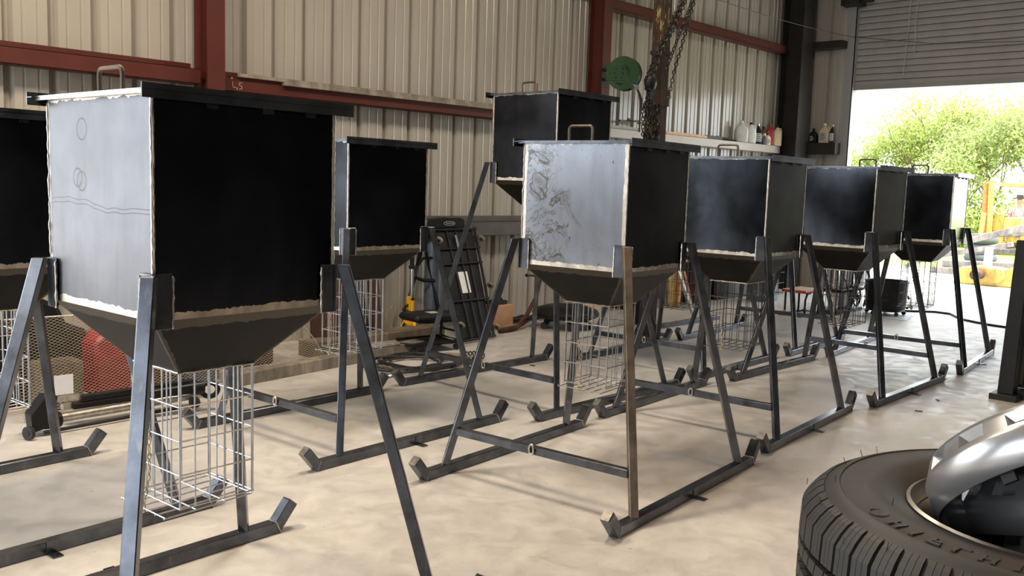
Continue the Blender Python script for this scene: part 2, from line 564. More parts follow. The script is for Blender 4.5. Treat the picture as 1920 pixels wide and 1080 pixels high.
RIB = 0.305
def sheet(mb, a0, a1, z0, z1, fn, phase):
    """ribbed sheet along coordinate a; fn(a, depth, z) gives the point; depth > 0 goes outwards"""
    prof = []
    k = math.floor((a0 - phase) / RIB) - 1
    while True:
        base = phase + k * RIB
        if base > a1 + RIB:
            break
        for da, dd in ((-0.038, 0.0), (-0.030, 0.058), (0.018, 0.058), (0.036, 0.0),
                       (0.090, 0.0), (0.095, 0.007), (0.107, 0.007), (0.112, 0.0),
                       (0.192, 0.0), (0.197, 0.007), (0.209, 0.007), (0.214, 0.0)):
            prof.append((base + da, dd))
        k += 1
    pts = []
    for i, (a, d) in enumerate(prof):
        if a0 <= a <= a1:
            if not pts and i:
                pa, pd = prof[i - 1]
                t = (a0 - pa) / (a - pa)
                pts.append((a0, pd + (d - pd) * t))
            pts.append((a, d))
        elif pts:
            pa, pd = prof[i - 1]
            t = (a1 - pa) / (a - pa)
            pts.append((a1, pd + (d - pd) * t))
            break
    vs, fs = [], []
    for a, d in pts:
        vs += [fn(a, d, z0), fn(a, d, z1), fn(a, d + 0.0015, z1), fn(a, d + 0.0015, z0)]
    for i in range(len(pts) - 1):
        p, q = 4 * i, 4 * i + 4
        fs += [(p, q, q + 1, p + 1), (p + 3, p + 2, q + 2, q + 3), (p + 1, q + 1, q + 2, p + 2), (p, p + 3, q + 3, q)]
    mb.add(vs, fs)

WY = 7.15
m = MB()
fnl = lambda a, d, z: (a, WY + d, z)
sheet(m, 0.1, 13.84, 0.0, 5.25, fnl, 2.307)
sheet(m, -5.9, 0.1, 4.1, 5.25, fnl, 2.307)
sheet(m, -6.2, -5.9, 0.0, 5.25, fnl, 2.307)
struct(m.build('wall_left', 'cream_panel'))
m = MB()
fnb = lambda a, d, z: (13.84 + d, a, z)
sheet(m, 6.30, WY, 0.0, 5.25, fnb, 6.55)
sheet(m, 1.65, 6.30, 4.95, 5.25, fnb, 6.55)
sheet(m, -5.0, 1.65, 0.0, 5.25, fnb, 6.55)
struct(m.build('wall_back', 'cream_panel'))
m = MB()
m.box(-6.2, 14.0, -5.1, -5.0, 0, 5.25)
struct(m.build('wall_right', 'dark_wall_panel'))
m = MB()
m.box(-6.3, -6.2, -5.1, -2.6, 0, 5.25)
m.box(-6.3, -6.2, 3.6, 7.4, 0, 5.25)
m.box(-6.3, -6.2, -2.6, 3.6, 4.3, 5.25)
struct(m.build('wall_front', 'dark_wall_panel'))
m = MB()
m.box(-6.3, 14.1, -5.1, 7.4, 5.25, 5.35)
struct(m.build('ceiling', 'roof_panel'))

# steel columns (H sections): web along the wall, flanges across
def column(x, y, label, mat='red_oxide', wdt=0.15, dep=0.22):
    m = MB()
    m.box(x - wdt / 2, x + wdt / 2, y - dep / 2, y - dep / 2 + 0.012, 0, 5.24)
    m.box(x - wdt / 2, x + wdt / 2, y + dep / 2 - 0.012, y + dep / 2, 0, 5.24)
    m.box(x - 0.005, x + 0.005, y - dep / 2 + 0.012, y + dep / 2 - 0.012, 0, 5.24)
    m.box(x - wdt / 2 - 0.03, x + wdt / 2 + 0.03, y - dep / 2 - 0.03, y + dep / 2 + 0.03, 0, 0.014)
    o = m.build('steel_column', mat)
    return struct(tag(o, label, None))
column(3.74, 6.98, 'red oxide painted steel column behind the ring-stained feeder')
column(8.70, 6.98, 'red oxide painted steel column carrying the green hose reel')
column(13.42, 6.90, 'dark steel column in the far corner of the shed', 'dark_steel', 0.36, 0.34)

# girts: C sections, open towards the wall
def girt(x0, x1, z, name, mat='red_oxide', h=0.115, d=0.17, y1=7.146):
    m = MB()
    y0 = y1 - d
    m.box(x0, x1, y0, y0 + 0.004, z, z + h)
    m.box(x0, x1, y0, y1, z, z + 0.004)
    m.box(x0, x1, y0, y1, z + h - 0.004, z + h)
    m.box(x0, x1, y1 - 0.004, y1, z + h, z + h + 0.055)
    return struct(m.build(name, mat))
girt(-0.9, 3.66, 2.195, 'trim_1')
girt(3.84, 8.62, 2.165, 'trim_2')
girt(8.78, 13.22, 2.085, 'trim_3', 'pale_girt')
girt(8.78, 13.22, 3.60, 'trim_4', 'red_oxide', 0.11)
girt(3.84, 8.62, 3.72, 'trim_5')
girt(-0.9, 3.66, 3.72, 'trim_6')
g7 = girt(3.84, 8.62, 0.93, 'trim_7', 'grey_oxide', 0.15)
m = MB()
m.box(3.98, 8.60, 6.94, 6.968, 2.284, 2.312)
m.box(4.40, 8.60, 6.93, 6.972, 2.255, 2.285)
struct(tag(m.build('trim_8', 'grimy_beam'), 'grimy angle strip lying on the girt', None))
m = MB()
for z in (3.69, 2.10):
    m.box(13.62, 13.83, 6.28, 7.14, z, z + 0.11 + (0.06 if z < 3 else 0.0))
struct(m.build('trim_9', 'dark_steel'))

# chalk mark on the girt right of the first column
def strokes(name, mat, segs, o, a, b, r, parent=None, n=5):
    m = MB()
    o, a, b = Vector(o), Vector(a), Vector(b)
    for s_ in segs:
        m.tube([o + a * i + b * j for i, j in s_], r, n)
    return m.build(name, mat, parent)
ck = strokes('chalk_mark', 'chalk',
        [[(0, 1.5), (-0.05, 1.25)], [(0.12, 1.5), (0.07, 1.25)],
         [(0.1, 0.95), (0.2, 0.2), (0.62, 0.25)],
         [(0.85, 0.25), (0.75, 0.0)],
         [(1.55, 0.95), (1.15, 0.95), (1.15, 0.58), (1.45, 0.55), (1.5, 0.2), (1.1, 0.08)]],
        (3.93, 6.974, 2.185), (0.062, 0, -0.004), (0, 0, 0.062), 0.0022)
struct(ck)
ck['label'] = 'chalk writing on the red girt'

# ------------------------------------------------------------------ roll-up door in the end wall
door = thing('door_1', None, None, (0, 0, 0), 0, None, 'structure')
m = MB()
prof = []
z = 3.12
P = 0.094
while z < 4.95:
    for k in range(5):
        t = k / 4
        prof.append((13.900 - 0.006 * sin(pi * t) , z + t * (P - 0.016)))
    prof.append((13.935, z + P - 0.014))
    prof.append((13.935, z + P - 0.004))
    prof.append((13.900, z + P - 0.001))
    z += P
vs, fs = [], []
for x_, z_ in prof:
    vs += [(x_, 1.7, z_), (x_, 6.18, z_), (x_ + 0.002, 6.18, z_), (x_ + 0.002, 1.7, z_)]
for i in range(len(prof) - 1):
    p, q = 4 * i, 4 * i + 4
    fs += [(p, p + 1, q + 1, q), (p + 3, q + 3, q + 2, p + 2), (p + 1, p + 2, q + 2, q + 1), (p, q, q + 3, p + 3)]
m.add(vs, fs)
m.build('door_curtain', 'door_slat_paint', door)
m = MB()
m.box(13.885, 13.93, 1.7, 6.18, 3.075, 3.125)
m.box(13.86, 13.955, 1.7, 6.18, 3.070, 3.080)
m.build('bottom_bar', 'jamb_grey', door)
m = MB()
for y0, y1 in ((6.16, 6.30), (1.64, 1.78)):
    m.box(13.80, 13.812, y0, y1, 0, 4.9)
    ya = y0 if y0 > 3 else y1 - 0.012
    m.box(13.80, 13.97, ya, ya + 0.012, 0, 4.9)
    for k in range(22):
        zz = 0.15 + k * 0.215
        yc = (y0 + y1) / 2 + (0.03 if y0 > 3 else -0.03)
        m.cyl((13.792, yc, zz), (13.801, yc, zz), 0.011, n=8)
m.build('guide_rail', 'jamb_grey', door)
m = MB()
m.box(13.60, 13.86, 6.06, 6.34, 4.30, 4.40)
m.cyl((13.74, 6.3, 4.36), (13.74, 5.9, 4.36), 0.03)
m.build('bracket', 'dark_steel', door)
for k, (y0, y1, z1) in enumerate(((5.383, 5.42, 3.25), (5.30, 5.285, 3.55))):
    m = MB()
    m.tube([(13.84, y0, 4.95), (13.84, (y0 * 2 + y1) / 3, 4.0), (13.84, y1, z1)], 0.006, 6)
    m.build('pull_cord', 'pale_grey', door)

# ------------------------------------------------------------------ outside
m = MB()
m.box(14.35, 20.5, -14, 24, -0.12, -0.03)
struct(m.build('yard', 'pale_yard'))
m = MB()
m.box(13.95, 14.35, -14, 24, -0.12, -0.02)
struct(m.build('gravel_strip', 'gravel'))
m = MB()
m.box(20.5, 90, -40, 70, -0.12, -0.04)
struct(m.build('lawn', 'grass'))
m = MB()
m.box(-16, 13.95, 7.4, 24, -0.12, -0.03)
m.box(-30, -6.3, -20, 7.4, -0.12, -0.03)
struct(m.build('side_yard', 'pale_yard'))

# ------------------------------------------------------------------ hopper feeders
def leg_mesh(sx, sy, fx, fy, dz, ztop=1.215):
    h = 0.019 * sqrt(2)      # the tube is turned 45 degrees, one flat towards the outside
    m = MB()
    tx, ty = sx * (HX + 0.023), sy * (HX + 0.023)
    bx, by = sx * fx, sy * fy
    q = lambda x, y, z: [(x - h, y, z), (x, y - h, z), (x + h, y, z), (x, y + h, z)]
    m.hexa(q(bx, by, 0.048), q(tx, ty, ztop + dz))
    return m

def pt_on_leg(sx, sy, fx, fy, dz, z):
    t = (z - 0.048) / (1.215 + dz - 0.048)
    e = HX + 0.023
    return Vector((sx * (fx + (e - fx) * t), sy * (fy + (e - fy) * t), z))

def chain_mesh(pts, link=0.03, wire=0.003, wid=0.016, n=5, twist=0.0):
    """links strung along a polyline"""
    pts = [Vector(p) for p in pts]
    L = [0.0]
    for a, b in zip(pts, pts[1:]):
        L.append(L[-1] + (b - a).length)
    m = MB()
    step = link - 2.2 * wire
    k = 0
    s_ = 0.0
    while s_ < L[-1]:
        i = max(j for j in range(len(L) - 1) if L[j] <= s_ + 1e-9)
        d = (pts[i + 1] - pts[i]).normalized()
        c = pts[i] + d * (s_ - L[i])
        u, v = m.frame(d)
        a = twist + (pi / 2 if k % 2 else 0)
        e = u * cos(a) + v * sin(a)
        hl, hw = link / 2 - wire, wid / 2 - wire / 2
        ring = []
        for q in range(10):
            t = 2 * pi * q / 10
            ring.append(c + d * (hl * (0.72 * cos(t) + 0.28 * cos(t) ** 3) * 1.0) + e * hw * sin(t))
        m.tube(ring, wire, n, closed=True)
        s_ += step
        k += 1
    return m

def make_feeder(fx=0.548, fy=0.554, ex=0.711, dz=0.0, crossbar='near', handle='near', front='scale_sheet',
                wire='galvanised_wire', near_leg='scale_tube', detail=True):
    root = thing('hopper_feeder', 'x', 'feeder')
    def put(mb, name, mat, parent=root, smooth=False, bevel=0.0, lift=True, pl=0.0):
        o = mb.build(name, mat, parent, smooth, bevel)
        if lift and dz:
            o.location.z = dz
        return o
    T = 0.003
    # four side sheets
    for k, (sx, sy) in enumerate(((-1, 0), (0, -1), (1, 0), (0, 1))):
        m = MB()
        if sx:
            x0, x1 = sorted((sx * HX, sx * (HX - T)))
            m.box(x0, x1, -HX, HX, Z0, Z1)
        else:
            y0, y1 = sorted((sy * HX, sy * (HX - T)))
            m.box(-HX + T, HX - T, y0, y1, Z0, Z1)
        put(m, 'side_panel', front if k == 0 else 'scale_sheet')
    # corner weld beads
    m = MB()
    rnd = random.Random(int(fx * 1000) + (3 if crossbar == 'near' else 5))
    for sx in (-1, 1):
        for sy in (-1, 1):
            pts, rr = [], []
            zz = Z0 + 0.002
            while zz < Z1 - 0.01:
                pts.append((sx * (HX + rnd.uniform(-.001, .001)), sy * (HX + rnd.uniform(-.001, .001)), zz))
                rr.append(rnd.uniform(0.0022, 0.0048))
                zz += 0.012
            m = MB()
            m.tube(pts, rr, 6)
            put(m, 'weld_bead', 'ground_steel', smooth=True)
    # funnel
    m = MB()
    o4 = [(-HX, -HX, Z0), (HX, -HX, Z0), (HX, HX, Z0), (-HX, HX, Z0)]
    i4 = [(-SH, -SH, ZH), (SH, -SH, ZH), (SH, SH, ZH), (-SH, SH, ZH)]
    o5 = [(x * 0.985, y * 0.985, z) for x, y, z in o4]
    i5 = [(x * 0.97, y * 0.97, z) for x, y, z in i4]
    fs = []
    for k in range(4):
        j = (k + 1) % 4
        fs += [(k, j, 4 + j, 4 + k), (8 + k, 12 + k, 12 + j, 8 + j), (4 + k, 4 + j, 12 + j, 12 + k), (k, 8 + k, 8 + j, j)]
    m.add(o4 + i4 + o5 + i5, fs)
    put(m, 'funnel', 'funnel_sheet')
    m = MB()
    for k in range(4):
        j = (k + 1) % 4
        a, b = Vector(i4[k]), Vector(i4[j])
        n_ = 14
        m.tube([a.lerp(b, q / n_) + Vector((0, 0, rnd.uniform(-.002, .002))) for q in range(n_ + 1)],
               [rnd.uniform(0.003, 0.0055) for q in range(n_ + 1)], 6)
    put(m, 'outlet_weld', 'ground_steel', smooth=True)
    # lid, its lips, handle
    m = MB()
    m.box(-HX - 0.022, HX + 0.022, -HX - 0.034, HX + 0.034, Z1 + 0.001, Z1 + 0.005)
    m.box(-HX - 0.024, -HX - 0.021, -HX - 0.034, HX + 0.034, Z1 - 0.008, Z1 + 0.005)
    lid = put(m, 'lid', 'ground_steel' if front == 'scale_sheet_ringed_lit' else 'scale_tube')
    for s_ in (-1, 1):
        m = MB()
        ya, yb = sorted((s_ * (HX + 0.003), s_ * (HX + 0.038)))
        m.box(-HX - 0.045, HX + 0.045, ya, yb, Z1 - 0.001, Z1 + 0.001)
        yc, yd = sorted((s_ * (HX + 0.035), s_ * (HX + 0.038)))
        m.box(-HX - 0.045, HX + 0.045, yc, yd, Z1 - 0.022, Z1 + 0.016)
        ye, yf = sorted((s_ * (HX + 0.001), s_ * (HX + 0.012)))
        for q in (-0.14, 0.04, 0.19):
            m.box(q, q + 0.03, ye, yf, Z1 - 0.034, Z1 - 0.018)
        m.box(-HX, HX, ye, yf, Z1 - 0.018, Z1 - 0.012)
        put(m, 'lid_rail', 'scale_tube', lift=True)
    m = MB()
    hx = -HX + 0.045 if handle == 'near' else HX - 0.045
    pts = [(hx, -0.066, Z1 + 0.003), (hx, -0.067, Z1 + 0.060)]
    for q in range(1, 5):
        t = q / 5 * pi / 2
        pts.append((hx, -0.067 + 0.018 * (1 - cos(t)), Z1 + 0.060 + 0.018 * sin(t)))
    pts += [(hx, -0.049, Z1 + 0.078), (hx, 0.049, Z1 + 0.078)]
    for q in range(1, 5):
        t = pi / 2 - q / 5 * pi / 2
        pts.append((hx, 0.067 - 0.018 * (1 - cos(t)), Z1 + 0.060 + 0.018 * sin(t)))
    pts += [(hx, 0.067, Z1 + 0.060), (hx, 0.066, Z1 + 0.003)]
    m.tube(pts, 0.0068, 8)
    put(m, 'handle', 'handle_rod', smooth=True)
    # brackets and legs
    for sx in (-1, 1):
        for sy in (-1, 1):
            m = MB()
            zl, zh = Z0 - 0.022, Z0 + 0.128
            xa, xb = sorted((sx * (HX + 0.0035), sx * (HX + 0.009)))
            ya, yb = sorted((sy * (HX + 0.009), sy * (HX - 0.052)))
            m.box(xa, xb, ya, yb, zl, zh)
            ya, yb = sorted((sy * (HX + 0.0035), sy * (HX + 0.009)))
            xa, xb = sorted((sx * (HX + 0.0035), sx * (HX - 0.052)))
            m.box(xa, xb, ya, yb, zl, zh)
            br = put(m, 'corner_bracket', 'scale_tube', bevel=0.0012)
            for (px, py) in ((sx * (HX + 0.010), sy * (HX - 0.052)), (sx * (HX - 0.052), sy * (HX + 0.010))):
                pts = [(px + rnd.uniform(-.001, .001), py + rnd.uniform(-.001, .001), zl + q * 0.0095) for q in range(16)]
                m = MB()
                m.tube(pts, [rnd.uniform(.0022, .0045) for _ in pts], 5)
                m.build('weld_bead', 'ground_steel', br, True)
            mat = near_leg if (sx, sy) == (-1, -1) else 'scale_tube'
            put(leg_mesh(sx, sy, fx, fy, dz), 'leg', mat, bevel=0.0028, lift=False)
    # skids with turned up tips
    for sy in (-1, 1):
        y0 = sy * fy - 0.025
        m = MB()
        m.prism([(-ex, 0), (ex, 0), (ex - 0.023, 0.050), (-ex + 0.023, 0.050)], (0, y0, 0.001), (1, 0, 0), (0, 0, 1), (0, 0.050, 0))
        sk = put(m, 'skid', 'scale_tube', bevel=0.003, lift=False)
        for s_ in (-1, 1):
            m = MB()
            m.prism([(s_ * ex, 0), (s_ * (ex + 0.084), 0.098), (s_ * (ex + 0.046), 0.131), (s_ * (ex - 0.023), 0.050)],
                    (0, y0, 0.001), (1, 0, 0), (0, 0, 1), (0, 0.050, 0))
            tp = m.build('skid_tip', 'scale_tube', sk, False, 0.003)
            m = MB()
            m.prism([(s_ * (ex + 0.0845), 0.0985), (s_ * (ex + 0.0465), 0.1315), (s_ * (ex + 0.0485), 0.1335), (s_ * (ex + 0.0865), 0.1005)],
                    (0, y0 + 0.003, 0.001), (1, 0, 0), (0, 0, 1), (0, 0.044, 0))
            m.build('end_cap', 'cap_steel', sk)
            m = MB()
            pts = [(s_ * (ex + 0.001), y0 - 0.001, 0.002), (s_ * (ex - 0.023), y0 - 0.001, 0.051), (s_ * (ex - 0.023), y0 + 0.051, 0.051), (s_ * (ex + 0.001), y0 + 0.051, 0.002)]
            m.tube(pts, 0.0028, 5)
            m.build('weld_bead', 'ground_steel', sk, True)
        m = MB()
        yo = sy * (fy + 0.025)
        ya, yb = sorted((yo, yo + sy * 0.005))
        m.box(-0.02, 0.02, ya, yb, 0.004, 0.052)
        ya, yb = sorted((yo, yo + sy * 0.058))
        m.box(-0.02, 0.02, ya, yb, 0.001, 0.006)
        m.cyl((0, yo + sy * 0.038, 0.006), (0, yo + sy * 0.038, 0.0075), 0.009, n=10)
        m.build('anchor_tab', 'scale_tube', sk)
    # cross bar with the welded ring
    sx = -1 if crossbar == 'near' else 1
    a = pt_on_leg(sx, -1, fx, fy, dz, 0.225)
    b = pt_on_leg(sx, 1, fx, fy, dz, 0.225)
    a.y += 0.016
    b.y -= 0.016
    m = MB()
    m.bar(a, b, 0.038, 0.038)
    cb = put(m, 'crossbar', 'scale_tube', bevel=0.003, lift=False)
    m = MB()
    c = (a + b) / 2 + Vector((sx * 0.020, 0.02, 0.006))
    ring = []
    for q in range(16):
        t = 2 * pi * q / 16
        ring.append(c + Vector((sx * 0.006, 0.013 * cos(t), (0.026 if sin(t) > 0 else 0.022) * sin(t))))
    m.tube(ring, 0.0055, 6, closed=True)
    m.build('ring', 'ground_steel', cb, True)
    # welded wire cage
    m = MB()
    C, zb, zt = 0.124, 0.485, ZH + 0.004
    W = 0.0024
    for k in range(6):
        q = -C + k * (2 * C / 5)
        for s_ in (-1, 1):
            for (x, y) in ((q, s_ * C), (s_ * C, q)):
                m.cyl((x, y, zb - 0.004), (x, y, zt), W, n=6)
    for k in range(4):
        z = zb + k * 0.1035
        for s_ in (-1, 1):
            m.cyl((-C - 0.004, s_ * (C + 0.004), z), (C + 0.004, s_ * (C + 0.004), z), W, n=6)
            m.cyl((s_ * (C + 0.004), -C - 0.004, z), (s_ * (C + 0.004), C + 0.004, z), W, n=6)
    for sx_ in (-1, 1):
        for sy_ in (-1, 1):
            m.cyl((sx_ * (C + .002), sy_ * (C + .002), zb), (sx_ * (C + .002), sy_ * (C + .002), zt), W * 1.3, n=6)
    put(m, 'wire_cage', wire, smooth=True)
    m = MB()
    zd = zb - 0.010
    for k in range(6):
        y = -C + k * (2 * C / 5)
        m.cyl((-C - 0.055, y, zd - 0.008), (C, y, zd), W, n=6)
    for x, e in ((-C - 0.052, 0.0), (-C + 0.048, 0.0), (-C + 0.148, 0.0), (C - 0.004, 0.0)):
        zz = zd - 0.008 * (C - x) / (2 * C + 0.055) + 0.004
        m.cyl((x, -C - 0.006, zz), (x, C + 0.006, zz), W, n=6)
    put(m, 'cage_door', wire, smooth=True)
    m = chain_mesh([(-C - 0.050, 0.0, zd - 0.004), (-C - 0.016, 0.024, zd + 0.10), (-C - 0.006, 0.046, zd + 0.24)], 0.026, 0.0018, 0.013, 5)
    m.tube([Vector((-C - 0.052, 0.014 * cos(t * pi / 6), zd - 0.004 + 0.014 * sin(t * pi / 6))) for t in range(12)], 0.0022, 5, closed=True)
    put(m, 'door_chain', 'chain_brass', smooth=True)
    return root

FG = 'steel hopper feeders standing on skids across the workshop floor'
protos = {}
def feeder(key, kw, x, y, rz, label):
    if key not in protos:
        protos[key] = r = make_feeder(**kw)
    else:
        r = copy_tree(protos[key])
    r.location = (x, y, 0)
    r.rotation_euler = (0, 0, rz)
    tag(r, label, 'feeder', FG)
    return r
feeder('ring', dict(front='scale_sheet_ringed_lit'), 1.376, 2.671, 0.065,
       'biggest-looking hopper feeder, grey panel coloured pale as if lit, with ring stains and a wavy pencil line')
feeder('std', {}, 1.234, 4.217, 0.080,
       'black hopper feeder cut by the picture edge, half hidden behind the ring-stained feeder')
feeder('std', {}, 3.302, 4.452, 0.068,
       'dark hopper feeder standing in front of the yellow jack stand')
feeder('tall', dict(fx=0.627, fy=0.656, ex=0.809, dz=0.421, wire='grey_wire'), 5.051, 4.464, 0.0225,
       'tallest hopper feeder, on longer legs, its box rising beside the green hose reel')
feeder('swirl', dict(front='scale_sheet_swirled_lit', wire='grey_wire', near_leg='rusty_tube'), 3.712, 2.898, 0.107,
       'hopper feeder with panel coloured bright silver as if lit, covered in swirling water stains')
feeder('grey', dict(wire='dark_wire'), 5.403, 3.095, 0.091,
       'dark hopper feeder right behind the swirl-stained silver one, pale blue band on its panel')
feeder('far', dict(wire='dark_wire', crossbar='far', handle='far'), 7.095, 3.101, 0.0165,
       'dark hopper feeder with its handle against the doorway, second from the roll door')
feeder('grey', {}, 8.843, 3.176, 0.120,
       'dark hopper feeder nearest the open roll door, one side lit pale by daylight')
feeder('grey', {}, 6.799, 4.432, 0.055,
       'hopper feeder hidden behind the swirl-stained one, cage seen before the orange machine leg')
feeder('far', {}, 8.454, 4.515, 0.088,
       'hopper feeder hidden in the second row, legs standing just before the red stool')

# ------------------------------------------------------------------ tyre with wheel covers on a stack of tyres
TX, TY = 1.609, 0.332
def make_tyre():
    root = thing('tyre', 'x', 'tyre')
    top = [(0.214, 0.088), (0.219, 0.104), (0.232, 0.112), (0.255, 0.122), (0.285, 0.126), (0.288, 0.1245), (0.326, 0.1215), (0.328, 0.1235), (0.341, 0.1195), (0.343, 0.1165), (0.352, 0.112), (0.366, 0.096), (0.372, 0.080)]
    prof = top + [(0.372, 0.0)] + [(r, -z) for r, z in reversed(top)] + [(0.205, -0.085), (0.205, 0.085), (0.214, 0.088)]
    m = MB()
    m.lathe(prof, 96)
    m.build('carcass', 'black_rubber', root, True)
    # shoulder blocks wrap from the sidewall on to the tread, three slabs to a block
    m = MB()
    sh = [(0.352, 0.114), (0.362, 0.109), (0.374, 0.097), (0.385, 0.082), (0.387, 0.040)]
    N = 62
    for s_ in (1, -1):
        for k in range(N):
            for q in range(3):
                a0 = (k + 0.03 + q * 0.285) / N * 2 * pi
                a1 = a0 + 0.262 / N * 2 * pi
                vs = []
                for a in (a0, a1):
                    for j, (r, z) in enumerate(sh):
                        aa = a - (0.030 if j < 3 else 0.0) * (1 - j / 3.0) * s_ * 0.6
                        vs.append((r * cos(aa), r * sin(aa), s_ * z))
                        rr = r - (0.012 if j > 2 else 0.008)
                        vs.append((rr * cos(aa), rr * sin(aa), s_ * (z - (0.010 if j < 3 else 0.0))))
                n = len(sh)
                fs = []
                for j in range(n - 1):
                    p = 2 * j
                    o_ = 2 * n
                    fs += [(p, p + 2, o_ + p + 2, o_ + p), (p + 1, p + 3, p + 2, p), (o_ + p, o_ + p + 2, o_ + p + 3, o_ + p + 1), (p + 1, o_ + p + 1, o_ + p + 3, p + 3)]
                fs += [(0, 2 * n, 2 * n + 1, 1), (2 * n - 2, 2 * n - 1, 4 * n - 1, 4 * n - 2)]
                m.add(vs, fs)
    for z0, z1, ph, mm in ((0.010, 0.030, 0.3, 80), (-0.030, -0.010, 0.7, 80)):
        for k in range(mm):
            a0, a1 = (k + ph) / mm * 2 * pi, (k + ph + 0.88) / mm * 2 * pi
            sl = 0.016
            b = []
            for r in (0.372, 0.387):
                for a, z in ((a0, z0), (a1, z0), (a1 + sl, z1), (a0 + sl, z1)):
                    b.append((r * cos(a), r * sin(a), z))
            m.hexa(b[:4], b[4:])
    tr = m.build('tread', 'black_rubber', root, False)
    # raised ring and lettering blocks on the sidewall
    m = MB()
    for k in range(11):
        a = radians(151 + k * 6.6)
        M = Matrix.Rotation(a, 4, 'Z') @ Matrix.Translation((0.309, 0, 0.1225))
        shp = k % 4
        if shp == 0:
            m.box(-0.011, 0.011, -0.011, -0.005, 0, 0.0026, M)
            m.box(-0.011, 0.011, 0.005, 0.011, 0, 0.0026, M)
            m.box(-0.002, 0.002, -0.005, 0.005, 0, 0.0026, M)
        elif shp == 1:
            m.box(-0.011, 0.011, -0.004, 0.004, 0, 0.0026, M)
        elif shp == 2:
            m.box(-0.011, 0.011, -0.011, -0.005, 0, 0.0026, M)
            m.box(0.006, 0.011, -0.005, 0.010, 0, 0.0026, M)
            m.box(-0.002, 0.002, -0.005, 0.007, 0, 0.0026, M)
        else:
            m.box(-0.011, 0.011, -0.010, -0.004, 0, 0.0026, M)
            m.box(-0.011, -0.006, -0.004, 0.010, 0, 0.0026, M)
    M = Matrix.Rotation(radians(142), 4, 'Z') @ Matrix.Translation((0.306, 0, 0.1225))
    m.tube([M @ Vector((0.013 * cos(t * pi / 8), 0.016 * sin(t * pi / 8), 0.001)) for t in range(16)], 0.0012, 5, closed=True)
    m.build('sidewall_lettering', 'letter_rubber', root)
    # rubber mould hairs
    m = MB()
    rr = random.Random(5)
    for k in range(34):
        a = k / 34 * 2 * pi + rr.uniform(-.03, .03)
        r0, z0 = rr.choice([(0.366, 0.106), (0.335, 0.122), (0.27, 0.124), (0.385, 0.09)])
        p = Vector((r0 * cos(a), r0 * sin(a), z0))
        q = p + Vector((rr.uniform(-.004, .004), rr.uniform(-.004, .004), 0.012))
        m.cyl(p, q, 0.0006, n=4)
    m.build('mould_hair', 'black_rubber', root)['kind'] = 'stuff'
    return root
ty = make_tyre()
tag(ty, 'black road tyre lying flat with silver wheel covers resting in it', 'tyre', 'stack of tyres')
ty.location = (TX, TY, 0.884)
m = MB()
m.lathe([(0.219, 0.098), (0.223, 0.110), (0.217, 0.1125), (0.212, 0.106), (0.207, 0.086), (0.193, 0.066), (0.190, 0.020), (0.178, 0.0), (0.172, -0.08), (0.17, -0.1)], 72)
rim = m.build('rim', 'rim_steel', ty, True)
m = MB()
m.lathe([(0.172, 0.010), (0.160, 0.040), (0.140, 0.048), (0.118, 0.030), (0.095, 0.018), (0.040, 0.016), (0.036, 0.0), (0.001, 0.0)], 60)
m.build('wheel_disc', 'rim_dark', ty, True)
m = MB()
m.lathe([(0.080, 0.0), (0.080, 0.020), (0.074, 0.050), (0.060, 0.072), (0.038, 0.084), (0.001, 0.088)], 48)
m.build('hub_cap', 'hubcap_silver', ty, True)
for k, z in enumerate((0.127, 0.380, 0.633)):
    c = ty.copy()
    COL.objects.link(c)
    c.location = (TX + 0.008 * (k % 2), TY - 0.006 * k, z)
    for ch in list(ty.children):
        if ch.name.startswith(('carcass', 'tread')):
            d = ch.copy()
            COL.objects.link(d)
            d.parent = c
    tag(c, ['plain black tyre at the bottom of the stack, on the floor',
            'plain black tyre second from the bottom of the stack',
            'plain black tyre directly under the one holding silver wheel covers'][k], 'tyre', 'stack of tyres')

def wheel_cover(loc, normal, spin, label):
    n = 126
    prof = [(0.185, -0.051), (0.1865, 0.0), (0.1850, 0.004), (0.1815, 0.010), (0.1812, 0.0105), (0.170, 0.032), (0.1695, 0.0325), (0.165, 0.038), (0.155, 0.043), (0.115, 0.042), (0.080, 0.034), (0.050, 0.038), (0.040, 0.048), (0.001, 0.049)]
    vs, fs = [], []
    N = Vector(normal).normalized()
    M = Matrix.Translation(loc) @ N.to_track_quat('Z', 'Y').to_matrix().to_4x4() @ Matrix.Rotation(spin, 4, 'Z')
    m_ = len(prof)
    for i in range(n):
        t = 2 * pi * i / n
        win = (i % 9) in (0, 1, 2, 3)
        for j, (r, z) in enumerate(prof):
            if win and j in (4, 5):
                r, z = r - 0.005, z - 0.014
            vs.append(M @ Vector((r * cos(t), r * sin(t), z)))
    for i in range(n):
        a, b = i * m_, ((i + 1) % n) * m_
        fs += [(a + k, b + k, b + k + 1, a + k + 1) for k in range(m_ - 1)]
    vs2, fs2 = [], []
    mb = MB()
    mb.add(vs, fs)
    root = thing('wheel_cover', label, 'wheel cover')
    o = mb.build('cover_shell', 'hubcap_silver', root, True)
    sol = o.modifiers.new('thickness', 'SOLIDIFY')
    sol.thickness = 0.0025
    for k in range(6):
        mb = MB()
        a = 2 * pi * k / 6 + 0.25
        Mk = M @ Matrix.Rotation(a, 4, 'Z') @ Matrix.Translation((0.176, 0, -0.051))
        mb.box(-0.004, 0.004, -0.010, 0.010, -0.014, 0.030, Mk)
        mb.build('retaining_clip', 'black_paint', root)
    return root
wheel_cover((1.593, 0.351, 1.082), (0.381, 0.534, 0.755), 0.25, 'silver wheel cover propped up at a tilt on the tyre, its windowed edge showing')
wheel_cover((1.730, 0.322, 0.992), (0.22, 0.24, 0.945), 1.1, 'silver wheel cover lying nearly level under the propped one')

